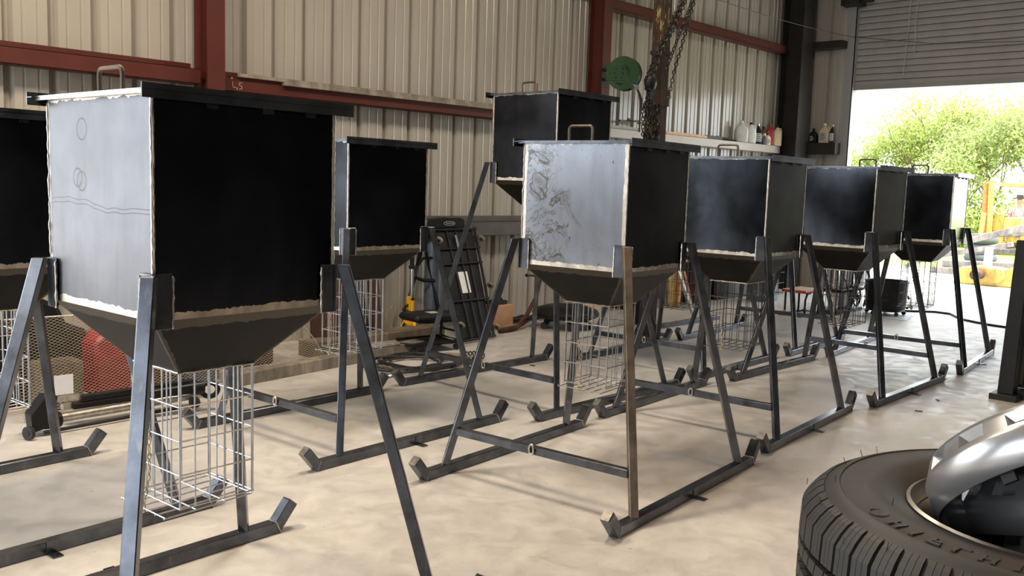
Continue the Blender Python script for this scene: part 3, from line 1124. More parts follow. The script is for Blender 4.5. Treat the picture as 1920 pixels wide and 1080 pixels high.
# ------------------------------------------------------------------ hose reel on the second column
reel = thing('hose_reel', 'round green hose reel bolted to the red column', 'hose reel', (8.70, 6.60, 2.79))
hd = (Vector((8.70, 6.60, 0)) - Vector((0, 0, 0))).normalized()
RX = Vector((0.85, -0.53, 0)).normalized()    # the reel's axis-plane sideways direction
RN = Vector((-0.95, -0.34, 0)).normalized()   # the disc faces the room
RM = Matrix((( -RN.y, 0, RN.x, 0), (RN.x, 0, RN.y, 0), (0, 1, 0, 0), (0, 0, 0, 1)))
def disc(mb, c, r, d0, d1, n=40):
    c = Vector(c)
    mb.cyl(c + RN * d0, c + RN * d1, r, n=n)
m = MB()
for d0, d1 in ((0.055, 0.060), (-0.060, -0.055)):
    m.lathe([(0.03, d0), (0.185, d0), (0.192, d0 + (0.010 if d0 > 0 else -0.005)), (0.192, d1 + (0.010 if d0 > 0 else -0.005)), (0.03, d1)], 48, RM)
m.build('side_disc', 'reel_green', reel, True)
m = MB()
for k, (r, z) in enumerate([(0.155, -0.04), (0.155, -0.013), (0.155, 0.013), (0.155, 0.04), (0.176, -0.027), (0.176, 0.0), (0.176, 0.027)]):
    m.tube([RM @ Vector((r * cos(t * pi / 18), r * sin(t * pi / 18), z)) for t in range(36)], 0.0125, 8, closed=True)
m.build('wound_hose', 'black_rubber', reel, True)
sd = Vector((-RN.y, RN.x, 0))
m = MB()
m.prism([(-0.20, 0.085), (-0.02, 0.085), (0.03, 0.05), (0.06, -0.02), (0.15, -0.17), (0.12, -0.19), (0.02, -0.085), (-0.20, -0.085)],
        RN * 0.066, sd, (0, 0, 1), RN * 0.006)
m.build('side_arm', 'reel_green', reel, bevel=0.002)
m = MB()
for i, j in ((-0.15, 0.0), (-0.08, 0.05), (-0.08, -0.05), (-0.09, 0.0), (0.0, 0.0), (0.0, 0.05), (-0.01, -0.05)):
    disc(m, sd * i + Vector((0, 0, j)), 0.009 if i else 0.014, 0.071, 0.077, 10)
m.prism([(-0.12, -0.105), (-0.03, -0.105), (0.01, -0.115), (0.0, -0.135), (-0.05, -0.15), (-0.09, -0.135)], RN * 0.061, sd, (0, 0, 1), RN * 0.006)
m.prism([(-0.09, 0.105), (-0.03, 0.13), (0.03, 0.115), (0.07, 0.06), (0.09, 0.0), (0.075, -0.01), (0.045, 0.045), (0.015, 0.085), (-0.03, 0.105)], RN * 0.061, sd, (0, 0, 1), RN * 0.003)
m.build('bolt', 'black_paint', reel)
m = MB()
m.prism([(0.12, -0.12), (0.17, -0.13), (0.17, -0.19), (0.125, -0.19)], RN * -0.03, sd, (0, 0, 1), RN * 0.10)
m.build('hose_guide', 'chrome', reel, bevel=0.003)
m = MB()
m.bar(sd * -0.20 + Vector((0, 0, 0.05)) + RN * 0.06, Vector((-0.02, 0.30, 0.05)), 0.05, 0.03)
m.bar(sd * -0.20 + Vector((0, 0, -0.06)) + RN * 0.06, Vector((-0.02, 0.30, -0.06)), 0.05, 0.03)
m.box(-0.09, 0.03, 0.262, 0.272, -0.14, 0.12)
m.build('mounting_bracket', 'dark_steel', reel)
m = MB()
g = sd * 0.15
m.tube([g + Vector((0, 0, -0.16)), g + Vector((0.03, -0.02, -0.22)), g + Vector((0.06, -0.03, -0.30))], [0.012, 0.014, 0.022], 8)
m.tube([g + Vector((0.06, -0.03, -0.30)), g + Vector((0.055, -0.03, -0.36)), g + Vector((0.05, -0.03, -0.52)), g + Vector((0.05, -0.03, -0.66))], [0.022, 0.016, 0.010, 0.009], 8)
m.build('hose_end', 'black_rubber', reel, True)

# ------------------------------------------------------------------ jib column and its chain hoist
m = MB()
JX, JY = 7.715, 5.42
jib = thing('jib_column', 'rusty square steel column with flaking yellow paint, free-standing', 'column', (JX, JY, 0), 0.0)
m.box(-0.066, 0.066, -0.066, 0.066, 0.015, 5.2)
m.build('post', 'flaked_column_paint', jib, bevel=0.006)
m = MB()
m.box(-0.16, 0.16, -0.16, 0.16, 0, 0.016)
for a in range(4):
    R_ = Matrix.Rotation(a * pi / 2, 4, 'Z')
    m.prism([(0.066, 0.016), (0.155, 0.016), (0.066, 0.20)], R_ @ Vector((0, -0.004, 0)), R_ @ Vector((1, 0, 0)), (0, 0, 1), R_ @ Vector((0, 0.008, 0)))
m.build('base_plate', 'dark_steel', jib)
m = MB()
m.box(-0.078, 0.078, -0.078, 0.078, 2.30, 2.46)
m.box(-0.075, 0.075, -0.075, 0.075, 2.80, 2.84)
m.build('collar', 'flaked_column_paint', jib, bevel=0.003)

hoist = thing('chain_hoist', 'black chain hoist bunched against the rusty column', 'chain hoist', (7.29, 5.22, 2.48))
m = MB()
m.ball((0, 0, 0), 0.078, 8, (0.95, 0.7, 1.1))
m.box(-0.05, 0.05, -0.03, 0.03, -0.075, 0.055)
m.build('hoist_block', 'black_paint', hoist, bevel=0.004, smooth=True)
m = MB()
hk = [(0, 0, -0.06), (-0.01, 0, -0.14), (-0.03, 0, -0.19), (-0.035, 0, -0.24), (-0.005, 0, -0.275), (0.03, 0, -0.25)]
m.tube(hk, [0.014, 0.018, 0.022, 0.019, 0.015, 0.008], 8)
m.box(-0.028, 0.028, -0.02, 0.02, -0.13, -0.06)
m.build('load_hook', 'black_paint', hoist, smooth=True)
def ch(pts, link=0.056, wire=0.0068, wid=0.038, tw=0.0):
    return chain_mesh([Vector(p) - Vector((7.29, 5.22, 2.48)) for p in pts], link, wire, wid, 5, tw).build('chain', 'chain_iron', hoist, True)
ch([(7.29, 5.20, 2.54), (7.40, 5.20, 2.80), (7.62, 5.20, 3.12), (7.76, 5.21, 3.33), (7.95, 5.22, 3.62), (8.3, 5.25, 4.4), (8.4, 5.25, 5.2)], tw=0.4)
ch([(7.31, 5.24, 2.54), (7.44, 5.22, 2.76), (7.68, 5.22, 3.10), (7.80, 5.22, 3.30), (8.0, 5.22, 3.62), (8.34, 5.27, 4.4), (8.45, 5.27, 5.2)], 0.048, 0.006, 0.034, 1.0)
ch([(7.27, 5.26, 2.50), (7.37, 5.24, 2.72), (7.57, 5.23, 3.02), (7.74, 5.22, 3.26), (7.9, 5.23, 3.5)], 0.048, 0.006, 0.034, 0.2)
ch([(7.24, 5.24, 2.50), (7.34, 5.20, 2.76), (7.52, 5.19, 3.04), (7.70, 5.19, 3.30), (7.86, 5.2, 3.56), (8.2, 5.2, 4.4)], 0.048, 0.006, 0.034, 0.8)
ch([(7.66, 5.26, 2.38), (7.70, 5.24, 2.62), (7.80, 5.23, 2.90), (7.90, 5.23, 3.16), (7.99, 5.24, 3.36), (8.2, 5.24, 3.8), (8.5, 5.25, 5.2)], tw=0.5)
ch([(7.66, 5.30, 2.66), (7.76, 5.27, 2.92), (7.88, 5.25, 3.18), (7.95, 5.24, 3.34), (8.14, 5.24, 3.8), (8.42, 5.24, 5.2)], tw=0.1)
rr = random.Random(11)
for k in range(9):
    x0 = 7.20 + 0.023 * k
    y0 = 5.20 + rr.uniform(-.04, .04)
    pts = [(7.25 + rr.uniform(-.03, .05), 5.22, 2.34 + rr.uniform(-.06, .06))]
    z = 2.27
    while z > 1.98:
        pts.append((x0 + rr.uniform(-.016, .016), y0 + rr.uniform(-.012, .012), z))
        z -= 0.06
    x1 = x0 + rr.uniform(-.05, .05)
    pts.append((x1, y0, 1.93 + rr.uniform(-.03, .03)))
    pts.append((x1 + 0.03, y0 + .01, 2.02))
    ch(pts, 0.050, 0.0062, 0.036, rr.uniform(0, 1.5))
m = MB()
m.tube([(-0.02, 0.02, -0.42), (0.02, 0, -0.52), (0.09, 0.0, -0.56), (0.20, 0.06, -0.62), (0.25, 0.10, -0.50)], [0.02, 0.03, 0.035, 0.03, 0.02], 8)
m.build('sling', 'black_rubber', hoist, True)

# thin cable running to the door jamb
m = MB()
pts = [Vector((7.95, 5.4, 3.50)).lerp(Vector((13.78, 6.22, 3.86)), t / 10) - Vector((0, 0, 0.18 * (t / 10) * (1 - t / 10))) for t in range(11)]
m.tube(pts, 0.004, 5)
m.tube([(13.78, 6.22, 3.86), (13.76, 5.0, 3.66), (13.76, 3.0, 3.55), (13.76, 1.0, 3.66)], 0.004, 5)
tag(m.build('cable', 'dark_steel'), 'thin slack cable strung from the rusty column to the roll door', 'cable')

# ------------------------------------------------------------------ things lying on the girt shelf
def jug(loc, rz, s, mat, cap_mat, label, group, handle=True, sx=1.0, sy=0.62, cap_h=0.02, label_mat=None):
    root = thing('plastic_jug', label, 'jug', loc, rz, group)
    w_, d_, h_ = 0.5 * s[0], 0.5 * s[0] * sy, s[1]
    m = MB()
    n = 20
    rows = [(0.0, 0.94), (0.03, 1.0), (0.55, 1.0), (0.66, 0.96), (0.78, 0.70), (0.88, 0.36), (0.92, 0.24), (0.97, 0.23)]
    vs, fs = [], []
    for zf, sc_ in rows:
        for k in range(n):
            t = 2 * pi * k / n
            c_, s_ = cos(t), sin(t)
            e = 0.45
            x = w_ * sc_ * math.copysign(abs(c_) ** e, c_)
            y = d_ * sc_ * math.copysign(abs(s_) ** e, s_)
            if sc_ < 0.5:
                x, y = w_ * 0.24 * c_ / 0.24 * sc_, w_ * sc_ * s_
            vs.append((x, y, zf * h_))
    for r_ in range(len(rows) - 1):
        fs += [(r_ * n + k, r_ * n + (k + 1) % n, (r_ + 1) * n + (k + 1) % n, (r_ + 1) * n + k) for k in range(n)]
    fs += [tuple(range(n))[::-1], tuple(range((len(rows) - 1) * n, len(rows) * n))]
    m.add(vs, fs)
    m.build('jug_body', mat, root, True)
    m = MB()
    m.cyl((0, 0, h_ * 0.955), (0, 0, h_ * 0.955 + cap_h + 0.01), 0.018 + 0.03 * s[0], n=14)
    m.build('cap', cap_mat, root)
    if handle:
        m = MB()
        m.tube([(w_ * 0.24, 0, h_ * 0.90), (w_ * 0.75, 0, h_ * 0.90), (w_ * 0.98, 0, h_ * 0.80), (w_ * 0.98, 0, h_ * 0.62)], 0.011, 8)
        m.build('jug_handle', mat, root, True)
    if label_mat:
        m = MB()
        m.box(-w_ * 0.75, w_ * 0.75, -d_ - 0.0035, -d_ + 0.004, h_ * 0.12, h_ * 0.56)
        pl = m.build('paper_label', label_mat, root)
        m = MB()
        for q in range(4):
            m.box(-w_ * 0.55, w_ * (0.1 + 0.12 * (q * 7 % 4)), -d_ - 0.0045, -d_ - 0.003, h_ * (0.17 + 0.1 * q), h_ * (0.20 + 0.1 * q))
        m.build('print', 'black_paint' if label_mat != 'black_paint' else 'white_paper', pl)
    return root
SG = 'bottles on the girt shelf beside the corner column'
SZ = 2.201
F_ = radians(-35)
jug((12.13, 7.03, SZ), F_, (0.19, 0.29), 'clear_jug', 'white_plastic', 'big translucent jug, first in the row on the girt shelf', SG)
jug((12.40, 7.03, SZ), F_, (0.15, 0.285), 'white_plastic', 'dark_steel', 'white jug with a dark neck beside the big translucent one', SG)
jug((12.61, 7.03, SZ), F_, (0.11, 0.28), 'black_paint', 'chrome', 'slim black bottle with grey label beside the white jug', SG, handle=False, label_mat='pale_grey')
jug((12.74, 6.99, SZ), F_, (0.06, 0.14), 'blue_paint', 'white_plastic', 'tiny blue bottle before the brown jug', SG, handle=False)
jug((12.83, 7.06, SZ), F_, (0.15, 0.25), 'brown_plastic', 'black_paint', 'brown jug with cream label in the shelf row', SG, label_mat='cream_vinyl')
jug((12.86, 6.99, SZ), F_, (0.075, 0.15), 'white_plastic', 'red_plastic', 'small white bottle standing before the brown jug', SG, handle=False, label_mat='cream_vinyl')
jug((13.00, 7.05, SZ), F_, (0.13, 0.30), 'red_plastic', 'brown_plastic', 'red jug standing upright in the shelf row', SG, label_mat='red_vinyl')
jug((13.14, 7.00, SZ), F_, (0.14, 0.29), 'cream_vinyl', 'dark_steel', 'cream jug with big handle next to the corner column', SG)
EG = 'bottles on the end wall ledge'
EZ = 2.271
E2 = radians(-90)
jug((13.72, 6.69, EZ - 0.0), E2, (0.13, 0.205), 'black_paint', 'black_paint', 'black oil bottle with pale lettering on the end wall ledge', EG, handle=False, label_mat='black_paint')
jug((13.72, 6.51, EZ), E2, (0.16, 0.28), 'cream_vinyl', 'white_plastic', 'cream pail-like jug with wire bail on the end wall ledge', EG, label_mat='pale_grey')
jug((13.72, 6.385, EZ), E2, (0.075, 0.26), 'dark_steel', 'pale_grey', 'narrow dark spray bottle with white badge by the door jamb', EG, handle=False, label_mat='white_paper')
m = MB()
m.box(10.15, 11.15, 6.985, 7.04, 2.201, 2.235)
lv = m.build('straight_edge', 'level_orange')
tag(lv, 'orange wooden straight edge lying on the girt', 'ruler')
m = MB()
for k in range(14):
    m.box(10.18 + k * 0.068, 10.20 + k * 0.068, 6.983, 6.986, 2.206, 2.214 + 0.01 * (k % 3))
m.build('graduation_mark', 'yellow_paint', lv)
m = MB()
m.box(11.17, 11.55, 6.99, 7.05, 2.201, 2.245)
m.tube([(11.45, 7.02, 2.235), (11.8, 7.03, 2.225), (11.97, 7.02, 2.215)], [0.02, 0.014, 0.012], 8)
m.box(11.55, 11.95, 7.06, 7.10, 2.201, 2.225)
tag(m.build('hand_tool', 'dark_steel'), 'dark long-handled tool lying on the girt beside the jugs', 'tool')
m = MB()
m.bar((9.15, 6.99, 2.30), (9.70, 7.05, 2.33), 0.022, 0.022)
m.bar((9.30, 6.97, 2.33), (9.72, 6.99, 2.29), 0.018, 0.018)
tag(m.build('steel_bar', 'dark_steel'), 'two dark steel bars resting crosswise on the girt behind the hoist', 'steel bar')
m = MB()
m.box(9.58, 9.84, 6.98, 7.03, 2.285, 2.335)
tag(m.build('wood_block', 'level_orange'), 'small orange wood block on the girt behind the hoist chains', 'wood block')

# ------------------------------------------------------------------ along the side wall
# creeper leaning on the wall
cr = thing('mechanics_creeper', 'long black mechanics creeper board stood on end against the wall', 'creeper')
A, B = Vector((5.78, 6.12, 0.02)), Vector((6.24, 6.17, 0.02))          # bottom corners
Ct, Dt = Vector((6.03, 6.86, 1.02)), Vector((6.64, 6.90, 1.02))        # top corners
def cp(u, v, d=0.0):
    p = A.lerp(B, u).lerp(Ct.lerp(Dt, u), v)
    nrm = (B - A).cross(Ct - A).normalized()
    if nrm.y > 0:
        nrm = -nrm
    return p + nrm * d
def slab(mb, u0, u1, v0, v1, d0, d1):
    mb.hexa([cp(u0, v0, d0), cp(u1, v0, d0), cp(u1, v1, d0), cp(u0, v1, d0)], [cp(u0, v0, d1), cp(u1, v0, d1), cp(u1, v1, d1), cp(u0, v1, d1)])
m = MB()
slab(m, 0.03, 0.97, 0.02, 0.98, -0.03, 0.0)
m.build('pad', 'black_vinyl', cr, bevel=0.006)
m = MB()
for u in (0.0, 1.0):
    m.tube([cp(u, 0.0, 0.01), cp(u, 0.5, 0.015), cp(u, 1.0, 0.01)], 0.015, 8)
for u in (0.30, 0.52, 0.72):
    m.tube([cp(u, 0.0, 0.012), cp(u, 0.98, 0.012)], 0.008, 6)
for v in (0.0, 0.33, 0.66, 0.80, 0.98):
    m.tube([cp(-0.03, v, 0.018), cp(1.03, v, 0.018)], 0.012, 8)
m.build('frame', 'black_paint', cr, True)
m = MB()
slab(m, 0.36, 0.60, 0.40, 0.59, 0.004, 0.006)
m.build('rating_plate', 'white_paper', cr)
m = MB()
slab(m, 0.44, 0.49, 0.80, 0.92, 0.02, 0.035)
m.build('latch', 'chrome', cr)
def caster(parent, c, axis, r=0.032, mat='black_rubber'):
    c = Vector(c)
    ax = Vector(axis).normalized()
    m = MB()
    m.cyl(c - ax * 0.011, c + ax * 0.011, r, n=18)
    w_ = m.build('caster', mat, parent)
    m = MB()
    m.cyl(c - ax * 0.014, c + ax * 0.014, r * 0.45, n=12)
    m.bar(c - ax * 0.014, c - ax * 0.014 + Vector((0, 0, r * 1.5)), 0.003, r)
    m.bar(c + ax * 0.014, c + ax * 0.014 + Vector((0, 0, r * 1.5)), 0.003, r)
    m.build('caster_fork', 'dark_steel', w_)
    return w_
for u, v in ((0.02, 0.87), (1.06, 0.87), (0.0, 0.12), (1.08, 0.43), (1.06, 0.06)):
    caster(cr, cp(u, v, 0.050), (0.5, 0.1, 0.4), 0.036, 'grimy_beam')

# moulded seat shell with the oval badge on top of the creeper
sh_ = thing('tool_tray', 'black moulded tray with an oval badge hung above the creeper', 'tray', (6.20, 6.93, 1.005))
m = MB()
m.prism([(-0.25, 0.0), (0.30, 0.0), (0.27, 0.085), (0.20, 0.105), (0.06, 0.100), (0.0, 0.112), (-0.08, 0.098), (-0.22, 0.092), (-0.25, 0.05)],
        (0, -0.06, 0.02), (1, 0, 0), (0, -0.15, 1), (0, 0.12, 0))
m.build('tray_shell', 'black_vinyl', sh_, bevel=0.008)
m = MB()
oc = Vector((0.06, -0.076, 0.068))
m.tube([oc + Vector((0.075 * cos(t * pi / 12), 0, 0.020 * sin(t * pi / 12))) for t in range(24)], 0.0022, 5, closed=True)
for k in range(5):
    x = -0.045 + k * 0.022
    m.box(oc.x + x, oc.x + x + 0.004, oc.y - 0.003, oc.y, oc.z - 0.008, oc.z + 0.008)
    m.box(oc.x + x, oc.x + x + 0.014, oc.y - 0.003, oc.y, oc.z - 0.002 + 0.006 * (k % 2), oc.z + 0.002 + 0.006 * (k % 2))
m.build('badge', 'pale_grey', sh_)

# pale blue cylinder behind the creeper
m = MB()
m.lathe([(0.001, 0.0), (0.085, 0.0), (0.085, 0.78), (0.075, 0.85), (0.05, 0.90), (0.03, 0.92), (0.03, 0.96), (0.001, 0.96)], 28, Matrix.Translation((6.20, 7.02, 0.001)))
tag(m.build('gas_cylinder', 'blue_paint', None, True), 'dull blue gas cylinder standing behind the black creeper', 'gas cylinder')

# black A-frame against the wall
ea = thing('folding_stand', 'black folding stand with curved crossbars leaning by the blue cylinder', 'stand')
m = MB()
m.bar((5.70, 6.90, 0.0), (6.03, 7.02, 0.78), 0.035, 0.022, (0, -1, 0))
m.bar((6.22, 6.88, 0.0), (6.11, 7.02, 0.78), 0.035, 0.022, (0, -1, 0))
m.build('upright', 'black_paint', ea)
for pts, r_ in (([(5.98, 6.98, 0.66), (6.02, 6.97, 0.72), (6.14, 6.97, 0.72)], 0.014), ([(5.93, 6.96, 0.53), (6.02, 6.95, 0.50), (6.16, 6.95, 0.49)], 0.018), ([(5.76, 6.90, 0.20), (6.18, 6.89, 0.18)], 0.012)):
    m = MB()
    m.tube(pts, r_, 8)
    m.build('crossbar', 'black_paint', ea, True)

# yellow jack stand with chrome ram
js = thing('jack_stand', 'yellow tripod jack stand with chrome ram and black saddle', 'jack stand', (5.62, 6.66, 0))
m = MB()
for a in (0.5, 2.6, 4.4):
    d = Vector((cos(a), sin(a), 0))
    m.bar(d * 0.02 + Vector((0, 0, 0.26)), d * 0.15 + Vector((0, 0, 0.005)), 0.030, 0.010, d)
    m.prism([(0.0, 0.17), (0.055, 0.21), (0.07, 0.15), (0.0, 0.10)], -d.cross(Vector((0, 0, 1))) * 0.005, d, (0, 0, 1), d.cross(Vector((0, 0, 1))) * 0.010)
m.cyl((0, 0, 0.08), (0, 0, 0.36), 0.027, n=16)
m.box(-0.045, -0.015, -0.02, 0.02, 0.27, 0.40)
m.build('body', 'yellow_paint', js, bevel=0.002)
m = MB()
m.cyl((0, 0, 0.36), (0, 0, 0.66), 0.020, n=16)
m.build('ram', 'chrome', js, True)
m = MB()
m.cyl((0, 0, 0.66), (0, 0, 0.69), 0.032, n=14)
m.cyl((0, 0, 0.69), (0, 0, 0.80), 0.021, n=14)
m.box(-0.04, 0.04, -0.03, 0.03, 0.80, 0.83)
m.cyl((0, 0, 0.365), (0, 0, 0.38), 0.03, n=14)
m.build('saddle', 'black_paint', js)
m = MB()
m.tube([(-0.03, 0, 0.33), (-0.09, -0.02, 0.30), (-0.12, -0.03, 0.26)], 0.008, 6)
m.tube([(-0.12, -0.03, 0.26), (-0.13, -0.03, 0.29), (-0.09, -0.02, 0.32)], 0.005, 6)
m.build('release_handle', 'black_paint', js, True)
m = MB()
m.box(-0.006, 0.030, -0.0285, -0.0265, 0.09, 0.19)
st = m.build('sticker', 'white_paper', js)
m = MB()
for k in range(4):
    m.box(0.002, 0.020, -0.0295, -0.0283, 0.10 + k * 0.022, 0.112 + k * 0.022)
m.build('print', 'black_paint', st)

# roller stool with a tray
rs = thing('roller_stool', 'black padded roller stool with a tool tray near the yellow jack stand', 'stool', (5.36, 6.10, 0), -0.1)
m = MB()
m.box(-0.24, 0.24, -0.15, 0.15, 0.27, 0.335)
m.build('seat', 'black_vinyl', rs, bevel=0.025)
m = MB()
m.box(-0.04, 0.06, -0.08, 0.02, 0.3355, 0.337)
m.build('sticker', 'pale_grey', rs)
m = MB()
for s_ in (-1, 1):
    m.tube([(0.20, s_ * 0.12, 0.26), (0.23, s_ * 0.13, 0.20), (0.22, s_ * 0.13, 0.08), (0.16, s_ * 0.12, 0.065)], 0.013, 8)
m.tube([(0.23, -0.13, 0.16), (0.23, 0.13, 0.16)], 0.010, 8)
m.tube([(-0.20, -0.12, 0.27), (-0.05, -0.05, 0.25), (0.20, -0.10, 0.26)], 0.011, 8)
m.build('frame', 'black_paint', rs, True)
m = MB()
poly = [(-0.34, -0.05), (-0.27, -0.16), (0.22, -0.17), (0.24, 0.14), (-0.24, 0.16), (-0.34, 0.06)]
m.prism(poly, (0, 0, 0.068), (1, 0, 0), (0, 1, 0), (0, 0, 0.006))
m.tube([Vector((x, y, 0.088)) for x, y in poly], 0.011, 8, closed=True)
m.build('tray', 'black_paint', rs)
for x, y in ((-0.24, -0.13), (0.20, -0.14), (0.20, 0.12), (-0.2, 0.13)):
    caster(rs, (x, y, 0.030), (0.4, 1, 0), 0.029)

# round shop seat further along
ss = thing('shop_seat', 'low round black seat on caster wheels by the side wall', 'stool', (7.34, 6.20, 0))
m = MB()
m.lathe([(0.001, 0.115), (0.30, 0.115), (0.345, 0.135), (0.355, 0.17), (0.33, 0.20), (0.22, 0.235), (0.10, 0.24), (0.001, 0.238)], 36)
m.build('seat', 'black_vinyl', ss, True)
m = MB()
for a in range(5):
    t = a * 2 * pi / 5 + 0.3
    m.bar((0, 0, 0.095), (0.25 * cos(t), 0.25 * sin(t), 0.08), 0.03, 0.02)
m.cyl((0, 0, 0.08), (0, 0, 0.12), 0.05, n=14)
m.build('base', 'dark_steel', ss)
for a in range(5):
    t = a * 2 * pi / 5 + 0.3
    caster(ss, (0.26 * cos(t), 0.26 * sin(t), 0.034), (1, 0.3 * a, 0), 0.033)

# T-handled rod standing in front of the seat
m = MB()
m.tube([(7.52, 6.80, 0.50), (7.54, 6.82, 0.012)], 0.014, 8)
m.tube([(7.38, 6.80, 0.50), (7.60, 6.80, 0.48)], 0.012, 8)
m.ball((7.37, 6.80, 0.50), 0.02, 6)
m.cyl((7.54, 6.82, 0.0), (7.54, 6.82, 0.012), 0.06, n=14)
tag(m.build('hand_winch', 'black_paint', None, True), 'thin black T-handled rod standing behind the round seat', 'rod')

# cardboard box and rusty pry bar
m = MB()
m.box(6.56, 6.86, 6.50, 6.72, 0.0, 0.25, )
bx_ = m.build('cardboard_box', 'cardboard', None, bevel=0.003)
tag(bx_, 'plain brown cardboard box on the floor beside the creeper', 'box')
m = MB()
m.box(6.62, 6.82, 6.55, 6.68, 0.2505, 0.29)
m.tube([(6.62, 6.6, 0.28), (6.7, 6.58, 0.33), (6.8, 6.62, 0.30)], 0.015, 6)
tag(m.build('engine_part', 'dark_steel', None), 'greasy dark metal part lying on the cardboard box', 'machine part')
m = MB()
m.tube([(6.64, 6.36, 0.028), (6.80, 6.38, 0.04), (6.98, 6.42, 0.14), (7.16, 6.45, 0.33), (7.22, 6.46, 0.50), (7.24, 6.50, 0.56)], [0.022, 0.02, 0.022, 0.020, 0.016, 0.010], 8)
m.tube([(6.50, 6.34, 0.028), (6.72, 6.36, 0.03), (6.92, 6.40, 0.06), (7.05, 6.46, 0.075)], [0.028, 0.030, 0.018, 0.012], 8)
tag(m.build('pry_bar', 'rusty_iron', None, True), 'bent rusty pry bar propped between box and round seat', 'pry bar')
m = MB()
rr = random.Random(3)
for k in range(9):
    x, y = 6.86 + 0.09 * k, 6.75 + rr.uniform(-.06, .12)
    m.bar((x, y, 0.02 + 0.01 * (k % 3)), (x + rr.uniform(.1, .3), y + rr.uniform(-.12, .12), 0.03 + 0.012 * (k % 3)), 0.03, 0.025)
tag(m.build('scrap_offcuts', 'dark_steel', None), 'heap of small dark steel offcuts along the wall foot', 'scrap', None, 'stuff')

# coiled air hose on the floor
m = MB()
rr = random.Random(8)
pts = []
for k in range(150):
    t = k / 150
    a = t * 2 * pi * 6.2
    r = 0.30 + 0.07 * sin(3.1 * a / 2.2) + rr.uniform(-.012, .012)
    pts.append((4.78 + r * 1.1 * cos(a) + 0.05 * sin(a * .37), 5.62 + r * 0.92 * sin(a), 0.011 + 0.026 * t + 0.010 * (0.5 + 0.5 * sin(a * 2.6))))
m.tube(pts, 0.0095, 6)
hs = m.build('air_hose', 'black_rubber', None, True)
tag(hs, 'black air hose coiled loosely on the floor', 'hose')
m = MB()
m.tube([(4.55, 5.42, 0.014), (4.42, 5.40, 0.016), (4.30, 5.36, 0.016), (4.22, 5.30, 0.014)], [0.010, 0.012, 0.009, 0.006], 6)
m.build('coupling', 'chrome', hs, True)
m = MB()
m.tube([(5.06, 5.70, 0.03), (5.12, 5.60, 0.05), (5.20, 5.52, 0.05), (5.28, 5.46, 0.04)], [0.016, 0.024, 0.022, 0.012], 7)
m.build('nozzle', 'grimy_beam', hs, True)
m = MB()
for k in range(5):
    m.tube([Vector((5.26 + 0.03 * k, 5.50 - 0.012 * k, 0.045)) + Vector((0, 0.035 * cos(t * pi / 7), 0.032 * sin(t * pi / 7))) for t in range(14)], 0.006, 5, closed=True)
m.build('hose_coil', 'black_rubber', hs, True)

# long grimy beam, timber and stone along the wall
m = MB()
m.box(0, 2.05, -0.06, 0.06, 0.0, 0.09)
o = m.build('steel_beam', 'grimy_beam', None, bevel=0.004)
o.location = (3.25, 5.83, 0)
o.rotation_euler = (0, 0, 0.150)
tag(o, 'long grimy square beam lying on the floor before the mesh panel', 'beam')
m = MB()
m.box(0, 1.55, -0.10, 0.10, 0.0, 0.13)
o = m.build('timber', 'dirty_timber', None, bevel=0.006)
o.location = (4.30, 6.44, 0)
o.rotation_euler = (0, 0, 0.06)
tag(o, 'dark oily timber lying on the floor under the leaning posts', 'timber')
m = MB()
m.hexa([(4.62, 5.98, 0.091), (4.98, 6.02, 0.091), (5.02, 6.14, 0.091), (4.66, 6.12, 0.091)], [(4.64, 5.99, 0.125), (4.97, 6.03, 0.115), (5.0, 6.13, 0.12), (4.68, 6.11, 0.13)])
tag(m.build('rag', 'weathered_wood', None, bevel=0.008), 'pale crumpled rag lying on the end of the grimy beam', 'rag')
LG = 'rusty lengths leaning on the wall behind the cage'
for k, (x, w_, h_, mt, lb) in enumerate(((4.80, 0.10, 0.80, 'rusty_iron', 'rusty flat post leaning on the wall, nearest the mesh panel'),
                               (5.02, 0.11, 0.86, 'rusty_iron', 'rusty brown post leaning beside the black tube'),
                               (5.40, 0.13, 0.95, 'rusty_iron', 'rusty board leaning on the wall closest to the jack stand'))):
    m = MB()
    m.box(-w_ / 2, w_ / 2, -0.02, 0.02, 0, h_)
    o = m.build('leaning_post', mt, None, bevel=0.003)
    o.location = (x, 6.90 if k != 1 else 6.86, 0.0)
    o.rotation_euler = (-0.10, 0.0, 0.25)
    tag(o, lb, 'post', LG)
m = MB()
m.cyl((5.22, 6.80, 0.0), (5.20, 7.02, 0.95), 0.030, n=14)
tag(m.build('leaning_tube', 'black_paint', None, True), 'black round tube leaning on the wall between two rusty posts', 'tube')
m = MB()
m.cyl((4.62, 6.62, 0.0), (4.62, 6.62, 0.50), 0.13, n=24)
tag(m.build('steel_drum', 'rusty_iron', None, True), 'rusty orange small drum behind the expanded mesh', 'drum')
m = MB()
m.prism([(0, 0), (0.34, 0.0), (0.40, 0.30), (0.10, 0.03)], (5.30, 6.90, 0.0), (1, 0.2, 0), (0, 0.1, 1), (0, 0.012, 0))
tag(m.build('sheet_offcut', 'grimy_beam', None), 'thin grimy sheet offcut leaning behind the jack stand', 'sheet')

